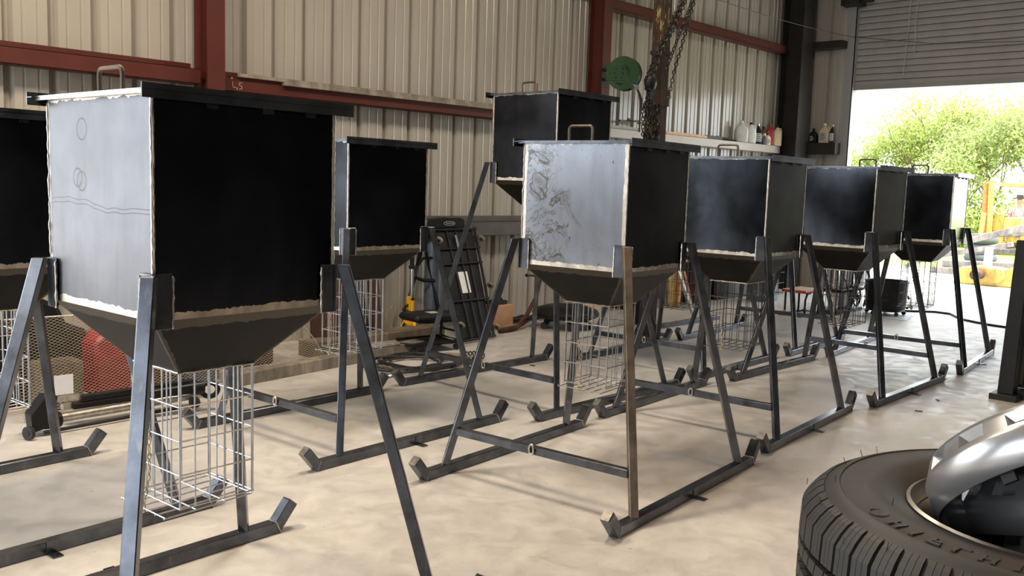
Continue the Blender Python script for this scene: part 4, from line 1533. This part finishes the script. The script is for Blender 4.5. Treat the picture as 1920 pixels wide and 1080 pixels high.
# expanded metal panel
em = thing('mesh_panel', 'expanded metal mesh panel leaning in front of the red drum', 'mesh panel')
pa, pb = Vector((1.86, 5.68, 0.02)), Vector((4.34, 6.20, 0.02))
ux = (pb - pa).normalized()
uy = Vector((-0.06, 0.30, 1)).normalized()
Lp, Hp = (pb - pa).length, 0.60
def top_at(x):
    if x < 1.9:
        return Hp - 0.04 * x
    return max(0.04, (Hp - 0.076) * (1 - max(0, x - 2.22) / (Lp - 2.22 + .02)) if x > 2.22 else Hp - 0.04 * x)
m = MB()
dx_, dy_ = 0.040, 0.0190
nx, ny = int(Lp / dx_) + 1, int(Hp / dy_) + 1
for sgn in (1, -1):
    for k in range(-ny, nx + ny):
        # one strand runs diagonally; clip it to the panel outline
        x0 = k * dx_ + (0 if sgn > 0 else 0)
        seg = []
        for j in range(0, ny * 2 + 1):
            x = x0 + sgn * j * dx_ / 2
            y = j * dy_ / 2 * 1.0
            ok = 0 <= x <= Lp and y <= top_at(x)
            if ok:
                seg.append(pa + ux * x + uy * y)
            elif seg:
                break
        if len(seg) > 1:
            m.bar(seg[0], seg[-1], 0.0016, 0.0026, (0, -1, 0.3))
m.build('mesh', 'cream_wire', em)
m = MB()
edge = [pa + ux * x + uy * top_at(x) for x in (0.0, 0.7, 1.5, 2.2, 2.44)] + [pb]
m.tube(edge, 0.005, 6)
m.tube([pa, pb], 0.008, 6)
m.build('edge_wire', 'ground_steel', em)

# behind the mesh
m = MB()
m.prism([(-0.13, 0), (0.13, 0), (0.13, 0.30), (0.06, 0.41), (-0.04, 0.43), (-0.13, 0.36)], (2.58, 6.12, 0.001), (1, 0.15, 0), (0, 0, 1), (-0.03, 0.22, 0))
rc = m.build('fuel_can', 'red_plastic', None, bevel=0.02)
tag(rc, 'red plastic fuel can standing behind the expanded mesh', 'fuel can')
m = MB()
m.box(1.50, 2.02, 6.05, 6.55, 0, 0.50)
o = m.build('tool_case', 'black_vinyl', None, bevel=0.02)
tag(o, 'black plastic case behind the mesh, left of the dark bin', 'case')
m = MB()
m.prism([(-0.26, 0), (0.26, 0), (0.20, 0.42), (0.06, 0.46), (0.0, 0.60), (-0.12, 0.66), (-0.24, 0.62)], (2.28, 6.25, 0.001), (1, 0.12, 0), (0, 0, 1), (0, 0.35, 0))
tag(m.build('rubbish_bag', 'black_vinyl', None, bevel=0.03), 'slumped black bag behind the mesh beside the red can', 'bag')
m = MB()
m.box(2.02, 2.28, 5.86, 6.04, 0, 0.30)
tag(m.build('parts_bin', 'dirty_timber', None, bevel=0.01), 'grey brown bin of parts behind the mesh', 'bin')
m = MB()
m.box(2.05, 2.16, 5.72, 5.724, 0.13, 0.25)
tag(m.build('paper_sheet', 'white_paper', None), 'small white paper stuck on the mesh behind the black feeder leg', 'paper')
m = MB()
m.box(3.10, 3.34, 6.10, 6.30, 0, 0.20)
tag(m.build('blue_bin', 'blue_paint', None, bevel=0.01), 'small blue bin behind the mesh near the rusty boxes', 'bin')
m = MB()
m.box(2.86, 3.04, 6.12, 6.3, 0, 0.30)
tag(m.build('rusty_box', 'rusty_iron', None, bevel=0.01), 'rusty steel box behind the mesh beside the blue bin', 'box')
m = MB()
m.box(3.50, 3.95, 6.35, 6.60, 0, 0.34)
tag(m.build('rusty_housing', 'rusty_iron', None, bevel=0.02), 'rusty brown housing behind the mesh near the timber', 'box')

# pipe stand with black channels in front of the mesh
ps = thing('trailer_axle', 'long bare steel pipe with black end clamp lying in front of the mesh', 'axle', (0, 0, 0))
m = MB()
m.cyl((1.83, 5.38, 0.075), (2.86, 5.46, 0.075), 0.028, n=20)
m.build('pipe', 'ground_steel', ps, True)
m = MB()
m.cyl((1.85, 5.33, 0.022), (2.70, 5.40, 0.022), 0.010, n=10)
m.build('tie_rod', 'dark_steel', ps, True)
m = MB()
m.prism([(-0.05, 0.0), (0.05, 0.02), (0.085, 0.19), (0.02, 0.20), (-0.06, 0.10)], (1.84, 5.32, 0.03), (1, 0, 0), (0, 0, 1), (0, 0.10, 0))
m.cyl((1.86, 5.36, 0.075), (1.95, 5.37, 0.075), 0.045, n=16)
m.build('end_clamp', 'black_paint', ps, bevel=0.004)
caster(ps, (1.76, 5.30, 0.040), (1, 0.4, 0), 0.038)
caster(ps, (2.78, 5.40, 0.040), (1, 0.4, 0), 0.038)
m = MB()
m.tube([(2.70, 5.30, 0.16), (2.78, 5.29, 0.155)], [0.042, 0.042], 16)
m.tube([Vector((2.82, 5.28, 0.140)) + Vector((0.045 * cos(t * pi / 9), -0.02 * cos(t * pi / 9), 0.045 * sin(t * pi / 9))) for t in range(18)], 0.017, 8, closed=True)
m.bar((2.42, 5.34, 0.15), (2.72, 5.30, 0.155), 0.05, 0.05)
m.build('hitch_eye', 'black_paint', ps, True)
m = MB()
m.bar((1.98, 5.47, 0.165), (2.10, 5.475, 0.165), 0.04, 0.03)
m.bar((2.00, 5.47, 0.118), (2.06, 5.475, 0.118), 0.04, 0.03)
m.build('stub_bar', 'ground_steel', ps)
CG = 'black steel channels stacked above the pipe'
for z, x0, lb in ((0.145, 2.10, 'black steel channel, upper of the two above the pipe'), (0.105, 2.05, 'black steel channel, lower of the two above the pipe')):
    m = MB()
    m.bar((x0, 5.455, z + 0.012), (x0 + 0.72, 5.475, z + 0.012), 0.055, 0.034)
    tag(m.build('steel_channel', 'black_paint', None, bevel=0.002), lb, 'channel', CG)

# ------------------------------------------------------------------ mid-distance, beneath the feeders
og = thing('machine_leg', 'yellow and rust-orange machine stand seen beyond the feeder cage', 'machine stand')
m = MB()
m.prism([(0, 0), (0.20, 0.0), (0.30, 0.52), (-0.10, 0.56), (-0.12, 0.4)], (9.74, 6.48, 0.001), (1, 0.1, 0), (0, 0, 1), (0, 0.05, 0))
m.build('side_plate', 'loader_yellow', og, bevel=0.004)
m = MB()
m.bar((9.83, 6.50, 0.0), (9.85, 6.47, 0.62), 0.07, 0.07)
m.bar((9.95, 6.52, 0.55), (10.25, 6.55, 0.02), 0.06, 0.05)
m.bar((9.4, 6.5, 0.60), (10.5, 6.6, 0.60), 0.06, 0.08)
m.build('strut', 'orange_paint', og, bevel=0.003)
m = MB()
m.box(10.35, 10.75, 6.55, 6.85, 0, 0.72)
m.build('cabinet', 'rusty_iron', og, bevel=0.004)
lf = thing('leaning_angle', 'bright bare angle bar leaning beyond the feeder legs', 'angle bar')
m = MB()
m.bar((9.18, 5.80, 0.03), (8.74, 5.82, 0.70), 0.035, 0.035)
m.build('bar', 'ground_steel', lf)
m = MB()
m.box(7.9, 9.35, 5.56, 5.61, 0.001, 0.05)
tag(m.build('floor_rail', 'scale_tube', None, bevel=0.003), 'steel rail lying on the floor beyond the chained feeder cage', 'rail')
m = MB()
m.box(8.18, 8.40, 5.78, 6.0, 0.0, 0.42)
tag(m.build('black_bin', 'black_paint', None, bevel=0.01), 'square black bin standing past the rusty column foot', 'bin')
m = MB()
m.box(8.15, 8.42, 6.55, 6.80, 0, 0.11)
tag(m.build('wooden_block', 'fresh_wood', None, bevel=0.004), 'pale wooden block on the floor by the side wall', 'block')
m = MB()
m.box(10.95, 12.3, 6.60, 7.0, 0, 0.78)
wb = m.build('tool_cabinet', 'black_paint', None, bevel=0.01)
tag(wb, 'low black tool cabinet along the side wall under the shelf', 'cabinet')
m = MB()
m.box(9.05, 9.6, 6.72, 7.0, 0, 0.62)
tag(m.build('black_crate', 'dark_steel', None, bevel=0.01), 'dark crate by the side wall behind the orange stand', 'crate')
m = MB()
m.box(11.35, 11.75, 6.05, 6.4, 0.62, 0.66)
m.box(11.38, 11.72, 6.08, 6.37, 0.0, 0.62)
tag(m.build('work_cart', 'blue_paint', None, bevel=0.005), 'pale blue cart beyond the red stool', 'cart')

st = thing('red_stool', 'small stool with red edge and cream top on black tube legs', 'stool', (10.66, 5.20, 0))
m = MB()
m.box(-0.24, 0.24, -0.16, 0.16, 0.285, 0.315)
m.build('seat', 'red_vinyl', st, bevel=0.01)
m = MB()
m.box(-0.23, 0.23, -0.15, 0.15, 0.3155, 0.322)
m.build('seat_top', 'cream_vinyl', st, bevel=0.004)
for s_ in (-1, 1):
    m = MB()
    m.tube([(s_ * 0.18, -0.13, 0.012), (s_ * 0.18, -0.13, 0.20), (s_ * 0.14, -0.13, 0.27), (s_ * 0.05, -0.13, 0.28)], 0.013, 8)
    m.build('leg', 'black_paint', st, True)
    m = MB()
    m.tube([(s_ * 0.18, 0.13, 0.012), (s_ * 0.18, 0.13, 0.28)], 0.013, 8)
    m.build('leg', 'black_paint', st, True)
m = MB()
m.tube([(-0.30, -0.14, 0.014), (0.30, -0.14, 0.014), (0.30, 0.14, 0.014), (-0.30, 0.14, 0.014)], 0.013, 8, closed=True)
m.build('base_frame', 'black_paint', st, True)

mc = thing('hydraulic_press', 'machine with two shiny vertical cylinders and a black cable tangle', 'machine', (11.25, 5.02, 0))
for x, r, mt in ((-0.10, 0.055, 'chrome'), (0.12, 0.045, 'pale_grey'), (0.34, 0.06, 'chrome')):
    m = MB()
    m.cyl((x, 0, 0.05), (x, 0, 0.74), r, n=20)
    m.build('cylinder', mt, mc, True)
m = MB()
m.box(-0.28, 0.52, -0.12, 0.12, 0.0, 0.05)
m.box(-0.28, 0.52, -0.10, 0.10, 0.72, 0.80)
m.box(-0.20, 0.46, -0.14, 0.14, 0.27, 0.31)
m.build('frame', 'black_paint', mc, bevel=0.006)
m = MB()
m.tube([Vector((0.22 + 0.11 * cos(t * pi / 9), -0.16, 0.20 + 0.11 * sin(t * pi / 9))) for t in range(18)], 0.012, 7, closed=True)
m.cyl((0.22, -0.19, 0.20), (0.22, -0.10, 0.20), 0.03, n=12)
for t in range(4):
    a = t * pi / 4
    m.tube([(0.22 - 0.11 * cos(a), -0.16, 0.20 - 0.11 * sin(a)), (0.22 + 0.11 * cos(a), -0.16, 0.20 + 0.11 * sin(a))], 0.006, 5)
m.build('hand_wheel', 'black_paint', mc, True)
m = MB()
m.tube([(-0.25, -0.14, 0.55), (-0.16, -0.18, 0.40), (-0.02, -0.18, 0.10), (0.10, -0.2, 0.03)], 0.008, 6)
m.tube([(0.05, -0.14, 0.70), (0.10, -0.17, 0.50), (0.08, -0.2, 0.32), (0.3, -0.2, 0.30), (0.52, -0.16, 0.36)], 0.014, 6)
m.tube([(0.45, -0.1, 0.70), (0.58, -0.15, 0.45), (0.50, -0.2, 0.25), (0.35, -0.2, 0.08)], 0.016, 6)
m.build('cable_tangle', 'black_rubber', mc, True)
m = MB()
m.box(0.52, 0.86, -0.05, 0.15, 0.30, 0.56)
m.box(0.50, 0.88, -0.07, 0.17, 0.56, 0.58)
for x in (0.54, 0.84):
    m.bar((x, -0.04, 0.0), (x - 0.03, -0.03, 0.30), 0.02, 0.02)
m.build('side_table', 'pale_grey', mc, bevel=0.003)

wb2 = thing('waste_drum', 'open black drum on casters standing on a floor mat', 'drum', (11.62, 4.55, 0))
m = MB()
m.lathe([(0.001, 0.075), (0.22, 0.075), (0.235, 0.09), (0.245, 0.20), (0.252, 0.205), (0.246, 0.212), (0.258, 0.42), (0.268, 0.43), (0.262, 0.438), (0.248, 0.43), (0.235, 0.10), (0.001, 0.09)], 36)
m.build('drum_shell', 'black_paint', wb2, True)
m = MB()
m.tube([(0.24, -0.12, 0.25), (0.32, -0.15, 0.23), (0.34, -0.16, 0.19)], 0.014, 7)
m.tube([(0.10, -0.23, 0.10), (0.20, -0.24, 0.13), (0.28, -0.22, 0.08)], 0.016, 7)
m.tube([Vector((0.22 * cos(t * pi / 10), 0.22 * sin(t * pi / 10), 0.068)) for t in range(20)], 0.012, 6, closed=True)
m.build('dolly', 'black_paint', wb2, True)
for a in range(5):
    t = a * 2 * pi / 5 - 0.9
    caster(wb2, (0.23 * cos(t), 0.23 * sin(t), 0.033), (1, 0.5 * a, 0), 0.026)
m = MB()
m.prism([(11.1, 4.95), (11.24, 4.13), (11.98, 4.30), (11.85, 5.05)], (0, 0, 0.0), (1, 0, 0), (0, 1, 0), (0, 0, 0.006))
tag(m.build('floor_mat', 'pale_grey', None), 'thin pale mat on the floor under the black drum', 'mat')
m = MB()
pts = [(11.95, 4.90), (12.05, 4.62), (12.25, 4.40), (12.42, 4.22), (12.40, 4.02), (12.15, 3.86), (11.96, 3.72), (11.85, 3.55), (11.76, 3.38), (11.70, 3.14), (11.6, 2.8), (11.62, 2.2)]
m.tube([(x, y, 0.013) for x, y in pts], 0.013, 8)
tag(m.build('floor_hose', 'black_rubber', None, True), 'thick black hose crossing the floor near the open door', 'hose')

# black stand at the right
sd_ = thing('engine_hoist', 'tall black steel hoist leg on a wide base at the picture edge', 'hoist', (7.55, 1.98, 0), 0.0)
m = MB()
m.box(-0.14, 0.60, -0.09, 0.10, 0.0, 0.045)
m.box(0.02, 0.12, -0.70, 0.0, 0.0, 0.07)
m.build('base', 'dark_steel', sd_, bevel=0.004)
m = MB()
m.hexa([(-0.085, -0.05, 0.045), (0.03, -0.05, 0.045), (0.03, 0.06, 0.045), (-0.085, 0.06, 0.045)], [(0.06, -0.04, 1.19), (0.17, -0.04, 1.19), (0.17, 0.06, 1.19), (0.06, 0.06, 1.19)])
m.build('column', 'black_paint', sd_, bevel=0.004)
m = MB()
m.hexa([(0.13, -0.09, 0.07), (0.42, -0.09, 0.07), (0.42, -0.02, 0.07), (0.13, -0.02, 0.07)], [(0.18, -0.09, 1.02), (0.42, -0.09, 1.02), (0.42, -0.02, 1.02), (0.18, -0.02, 1.02)])
m.bar((0.08, -0.05, 0.10), (0.14, -0.03, 0.50), 0.04, 0.03)
m.build('brace', 'dark_steel', sd_, bevel=0.004)

# litter on the floor
rr = random.Random(21)
LT = 'small metal chips scattered on the floor'
for k, (x, y) in enumerate(((7.0, 2.3), (7.9, 2.55), (6.55, 2.25), (5.55, 5.0), (3.2, 1.45), (6.6, 2.75))):
    m = MB()
    a = rr.uniform(0, 3)
    m.bar((x, y, 0.003), (x + 0.05 * cos(a), y + 0.05 * sin(a), 0.003), 0.02, 0.004)
    tag(m.build('metal_chip', 'dark_steel', None), ['dark metal chip on the floor beside the anchor tab of the feeder with far handle',
        'dark metal chip on the floor nearest the black hoist base', 'dark metal chip lying between the tyre and the banded feeder skid',
        'dark metal chip on the floor under the tallest feeder', 'pale-edged chip on open floor before the swirl-stained feeder',
        'dark metal chip close to the end of the second-last skid'][k], 'metal chip', LT)

# ------------------------------------------------------------------ outside: loader, driver, timber, trees
ld = thing('tractor_loader', 'old yellow and orange loader with canopy parked outside', 'loader', (28.0, 8.0, -0.03), 0.0)
def yb(mb, x0, x1, y0, y1, z0, z1):
    mb.box(x0, x1, y0, y1, z0, z1)
m = MB()
m.bar((0.0, 0.32, 0.20), (0.05, 0.36, 2.0), 0.22, 0.16)
m.build('mast', 'orange_paint', ld, bevel=0.01)
m = MB()
m.bar((-0.05, 0.20, 0.20), (-0.05, 0.27, 2.02), 0.08, 0.12)
m.cyl((-0.08, 0.45, 0.15), (-0.08, 0.38, 1.15), 0.07, n=14)
m.build('lift_cylinder', 'loader_yellow', ld, True)
m = MB()
for x in (0.3, 1.5):
    m.bar((x, 0.02, 0.7), (x, 0.02, 1.93), 0.07, 0.07)
    m.bar((x, -1.3, 0.7), (x, -1.3, 1.93), 0.07, 0.07)
m.box(0.2, 1.6, -1.38, 0.12, 1.90, 1.99)
m.build('canopy', 'loader_yellow', ld, bevel=0.01)
m = MB()
m.box(0.1, 1.9, -0.90, -0.10, 0.35, 0.95)
m.box(-0.1, 0.2, -0.6, -0.15, 0.55, 1.05)
m.build('engine_hood', 'loader_yellow', ld, bevel=0.03)
m = MB()
m.prism([(-0.2, 0.1), (0.35, 0.15), (0.1, 1.3), (-0.05, 1.3)], (0.1, 0.0, 0.0), (0, 1, 0), (0, 0, 1), (0.06, 0, 0))
m.build('loader_arm', 'loader_yellow', ld, bevel=0.01)
for x, y in ((0.3, 0.25), (0.3, -1.25), (1.9, 0.25), (1.9, -1.25)):
    m = MB()
    m.cyl((x, y - 0.12, 0.36), (x, y + 0.12, 0.36), 0.36, n=28)
    m.build('wheel', 'black_rubber', ld, bevel=0.03)
m = MB()
c = Vector((0.0, -0.02, 1.30))
m.tube([c + Vector((0.05 * sin(t * pi / 12), 0.17 * cos(t * pi / 12), 0.17 * sin(t * pi / 12))) for t in range(24)], 0.012, 6, closed=True)
m.tube([c, c + Vector((0.25, -0.02, -0.35))], 0.02, 6)
m.build('steering_wheel', 'white_plastic', ld, True)
m = MB()
m.box(0.35, 0.85, -0.58, -0.12, 0.75, 0.82)
m.build('driver_seat', 'black_vinyl', ld, bevel=0.02)

def skin_body(name, mat, nodes, edges, parent=None, sub=1):
    me = bpy.data.meshes.new(name)
    me.from_pydata([n[0] for n in nodes], edges, [])
    me.materials.append(MATS[mat])
    o = bpy.data.objects.new(name, me)
    COL.objects.link(o)
    sk = o.modifiers.new('skin', 'SKIN')
    for i, n in enumerate(nodes):
        me.skin_vertices[0].data[i].radius = n[1] if isinstance(n[1], tuple) else (n[1], n[1])
    me.skin_vertices[0].data[0].use_root = True
    s_ = o.modifiers.new('sub', 'SUBSURF')
    s_.levels = s_.render_levels = sub + 1
    if parent:
        o.parent = parent
    return o
pn = [((0, 0, 0.12), (0.17, 0.13)), ((0, 0, 0.32), (0.15, 0.12)), ((0, 0, 0.50), (0.18, 0.12)), ((-0.02, 0, 0.60), 0.07), ((-0.03, 0, 0.68), 0.055), ((-0.04, 0, 0.76), (0.085, 0.095)), ((-0.04, 0, 0.86), (0.075, 0.085)),
      ((-0.01, 0.19, 0.53), 0.058), ((-0.10, 0.25, 0.30), 0.048), ((-0.36, 0.22, 0.36), 0.036), ((-0.44, 0.20, 0.38), 0.032),
      ((-0.01, -0.19, 0.53), 0.058), ((-0.10, -0.27, 0.30), 0.048), ((-0.34, -0.16, 0.32), 0.036), ((-0.44, -0.12, 0.34), 0.032),
      ((-0.12, 0.10, 0.10), 0.085), ((-0.44, 0.13, 0.12), 0.065), ((-0.46, 0.14, -0.28), 0.045), ((-0.56, 0.14, -0.32), 0.035),
      ((-0.12, -0.10, 0.10), 0.085), ((-0.44, -0.13, 0.12), 0.065), ((-0.46, -0.14, -0.28), 0.045), ((-0.56, -0.14, -0.32), 0.035)]
pe = [(0, 1), (1, 2), (2, 3), (3, 4), (4, 5), (5, 6), (2, 7), (7, 8), (8, 9), (9, 10), (2, 11), (11, 12), (12, 13), (13, 14), (0, 15), (15, 16), (16, 17), (17, 18), (0, 19), (19, 20), (20, 21), (21, 22)]
pr_ = thing('person', 'person in plaid shirt and wide-brimmed grey hat sitting on the loader', 'person', (28.55, 7.66, 0.70))
skin_body('body', 'skin', pn, pe, pr_)
sn = [((0, 0, 0.20), (0.185, 0.145)), ((0, 0, 0.32), (0.17, 0.14)), ((0, 0, 0.51), (0.20, 0.135)), ((-0.02, 0, 0.585), 0.085),
      ((-0.01, 0.20, 0.53), 0.072), ((-0.10, 0.25, 0.30), 0.062), ((-0.33, 0.222, 0.353), 0.048),
      ((-0.01, -0.20, 0.53), 0.072), ((-0.10, -0.27, 0.30), 0.062), ((-0.31, -0.168, 0.318), 0.048)]
skin_body('shirt', 'plaid', sn, [(0, 1), (1, 2), (2, 3), (2, 4), (4, 5), (5, 6), (2, 7), (7, 8), (8, 9)], pr_)
tn = [((0, 0, 0.10), (0.18, 0.14)), ((-0.12, 0.10, 0.10), 0.10), ((-0.44, 0.13, 0.12), 0.078), ((-0.46, 0.14, -0.25), 0.06),
      ((-0.12, -0.10, 0.10), 0.10), ((-0.44, -0.13, 0.12), 0.078), ((-0.46, -0.14, -0.25), 0.06)]
skin_body('trousers', 'denim', tn, [(0, 1), (1, 2), (2, 3), (0, 4), (4, 5), (5, 6)], pr_)
m = MB()
m.lathe([(0.001, 0.955), (0.075, 0.950), (0.088, 0.93), (0.098, 0.855), (0.14, 0.842), (0.205, 0.865), (0.207, 0.858), (0.14, 0.834), (0.09, 0.838), (0.001, 0.90)], 28, Matrix.Translation((-0.04, 0, 0)))
m.build('hat', 'grey_felt', pr_, True)

PG = 'weathered planks and timbers piled outside'
planks = [((19.9, 6.30, 0.62), (20.1, 5.15, 1.00), 0.10, 0.13, 'topmost pale plank sloping across the outdoor woodpile'),
          ((20.3, 6.60, 0.70), (20.5, 5.05, 0.86), 0.14, 0.09, 'grey plank just below the topmost one'),
          ((19.9, 6.80, 0.30), (20.1, 5.45, 0.62), 0.22, 0.10, 'broad grey plank in the middle of the woodpile'),
          ((20.5, 7.00, 0.34), (20.3, 5.20, 0.50), 0.16, 0.10, 'thin dark plank crossing the woodpile behind'),
          ((19.7, 6.60, 0.17), (19.8, 5.20, 0.21), 0.25, 0.13, 'long low plank under the sloping ones'),
          ((19.6, 6.75, 0.03), (19.6, 5.30, 0.04), 0.30, 0.13, 'lowest grey timber lying on the ground'),
          ((19.95, 7.45, 0.015), (20.1, 6.95, 0.30), 0.16, 0.09, 'short plank tipped up at the end of the pile'),
          ((20.3, 5.10, 0.38), (20.2, 4.70, 0.42), 0.30, 0.14, 'stubby squared timber at the near end of the pile')]
for a, b, w_, h_, lb in planks:
    m = MB()
    m.bar(a, b, w_, h_)
    tag(m.build('plank', 'weathered_wood', None, bevel=0.01), lb, 'plank', PG)
m = MB()
m.box(18.95, 19.07, 5.50, 5.62, -0.03, 0.58)
tag(m.build('white_post', 'white_plastic', None, bevel=0.005), 'short square white post in front of the outdoor woodpile', 'post')
am = thing('yellow_bucket', 'faded yellow machine bucket lying on the pale yard', 'bucket', (17.5, 5.05, -0.03))
m = MB()
m.prism([(-0.65, 0.0), (0.55, 0.0), (0.70, 0.52), (0.62, 0.50), (0.20, 0.30), (-0.20, 0.34), (-0.52, 0.30)], (0, 0, 0.001), (0, -1, 0), (0, 0, 1), (0.5, 0, 0))
m.build('shell', 'loader_yellow', am, bevel=0.02)
m = MB()
m.cyl((-0.10, -0.10, 0.20), (0.0, -0.10, 0.20), 0.13, n=20)
m.build('hub', 'loader_yellow', am, bevel=0.01)
m = MB()
m.cyl((-0.30, 0.18, 0.20), (0.0, 0.18, 0.20), 0.085, n=20)
m.build('pipe_end', 'rusty_iron', am)
m = MB()
m.prism([(0, 0), (0.18, 0.05), (0.28, 0.22), (0.12, 0.12)], (-0.05, -0.48, 0.05), (0, -1, 0), (0, 0, 1), (0.05, 0, 0))
m.build('tooth', 'dark_steel', am)
TG = 'old tyres stacked beyond the woodpile'
for k in range(3):
    m = MB()
    m.tube([(24.0 + 0.26 * cos(t * pi / 12), 7.2 + 0.26 * sin(t * pi / 12), 0.06 + 0.02 + k * 0.22) for t in range(24)], 0.11, 10, closed=True)
    tag(m.build('old_tyre', 'grey_felt', None, True), ['dusty old tyre at the bottom of the outdoor stack', 'dusty old tyre in the middle of the outdoor stack', 'dusty old tyre on top of the outdoor stack'][k], 'tyre', TG)

def tree(x, y, h, spread, seed, mat, label, n_leaf=6500, low=0.25):
    r = random.Random(seed)
    root = thing('mesquite_tree', label, 'tree', (x, y, -0.05), 0, 'trees beyond the yard')
    m = MB()
    tips = []
    def grow(p, d, L, rad, lev):
        q = p + d * L
        mid = p.lerp(q, 0.5) + Vector((r.uniform(-1, 1), r.uniform(-1, 1), r.uniform(-.4, .4))) * L * 0.08
        m.tube([p, mid, q], [rad, rad * 0.85, rad * 0.68], 6)
        if lev <= 1:
            tips.append((q, 0.30 + 0.12 * lev))
            tips.append((mid, 0.25))
        if lev == 0:
            return
        for _ in range(3 if lev > 1 else 4):
            nd = (d + Vector((r.uniform(-1, 1), r.uniform(-1, 1), r.uniform(-0.35, 0.65))) * 0.75).normalized()
            grow(q, nd, L * r.uniform(0.62, 0.85), rad * 0.62, lev - 1)
    for _ in range(4):
        a = r.uniform(0, 2 * pi)
        grow(Vector((r.uniform(-.15, .15), r.uniform(-.15, .15), 0)), Vector((0.5 * cos(a) * spread, 0.5 * sin(a) * spread, 1)).normalized(), h * 0.34, 0.045, 3)
    m.build('branches', 'bark', root, True)
    m = MB()
    top = max(t[0].z for t in tips)
    for _ in range(n_leaf):
        c, s_ = r.choice(tips)
        p = c + Vector((r.gauss(0, 1), r.gauss(0, 1), r.gauss(0, 0.8))) * s_
        if p.z < low * h * r.uniform(0, 1):
            continue
        p.z = min(p.z, h * r.uniform(0.9, 1.05))
        u = Vector((r.gauss(0, 1), r.gauss(0, 1), r.gauss(0, 1))).normalized()
        v = u.cross(Vector((r.gauss(0, 1), r.gauss(0, 1), r.gauss(0, 1)))).normalized()
        a, b = r.uniform(0.05, 0.09), r.uniform(0.022, 0.04)
        k = len(m.v)
        m.v.extend([tuple(p - u * a), tuple(p + v * b), tuple(p + u * a), tuple(p - v * b)])
        m.f.append((k, k + 1, k + 2, k + 3))
    m.build('foliage', mat, root)
    return root
tree(34.0, 11.6, 5.7, 1.0, 1, 'leaf_lime', 'tall lime green tree rising highest behind the loader', 12000)
tree(33.0, 9.0, 4.7, 1.1, 2, 'leaf_olive', 'bushy green tree directly behind the loader canopy', 11000, 0.05)
tree(35.5, 13.6, 4.9, 0.9, 3, 'leaf_lime', 'open-crowned green tree with sky between its branches', 7500)
tree(34.0, 15.2, 3.9, 1.1, 4, 'leaf_lime', 'low light green tree next to the door jamb', 9000, 0.05)
tree(36.0, 6.2, 4.4, 1.0, 5, 'leaf_olive', 'green tree furthest along past the loader', 6500, 0.1)
tree(36.0, 18.2, 3.6, 1.0, 6, 'leaf_olive', 'green tree standing outside the line of the doorway', 5000)
def shrub(x, y, h, wd, seed, label):
    r = random.Random(seed)
    m = MB()
    for _ in range(5200):
        a = r.uniform(0, 2 * pi)
        q = sqrt(r.random())
        p = Vector((q * cos(a) * wd, q * sin(a) * wd, abs(r.gauss(0, 0.45)) * h * (1.1 - 0.6 * q)))
        u = Vector((r.gauss(0, 1), r.gauss(0, 1), r.gauss(0, 1))).normalized()
        v = u.cross(Vector((r.gauss(0, 1), r.gauss(0, 1), r.gauss(0, 1)))).normalized()
        a_, b = r.uniform(0.06, 0.12), r.uniform(0.03, 0.05)
        k = len(m.v)
        m.v.extend([tuple(p - u * a_), tuple(p + v * b), tuple(p + u * a_), tuple(p - v * b)])
        m.f.append((k, k + 1, k + 2, k + 3))
    for k in range(6):
        a = k * 1.05
        m.tube([(0, 0, 0), (0.3 * wd * cos(a), 0.3 * wd * sin(a), h * 0.6)], 0.02, 5)
    o = m.build('shrub', 'leaf_lime')
    o.location = (x, y, -0.05)
    tag(o, label, 'shrub', 'low shrubs at the edge of the lawn')
shrub(32.0, 9.8, 2.8, 1.5, 31, 'low bright shrub just behind the loader mast')
shrub(32.5, 12.4, 2.2, 1.7, 32, 'low bright shrub between the tallest and the open-crowned tree')
shrub(32.0, 14.6, 2.4, 1.6, 33, 'low bright shrub beneath the tree by the door jamb')
shrub(32.5, 7.0, 3.0, 1.6, 34, 'low bright shrub past the far end of the loader')
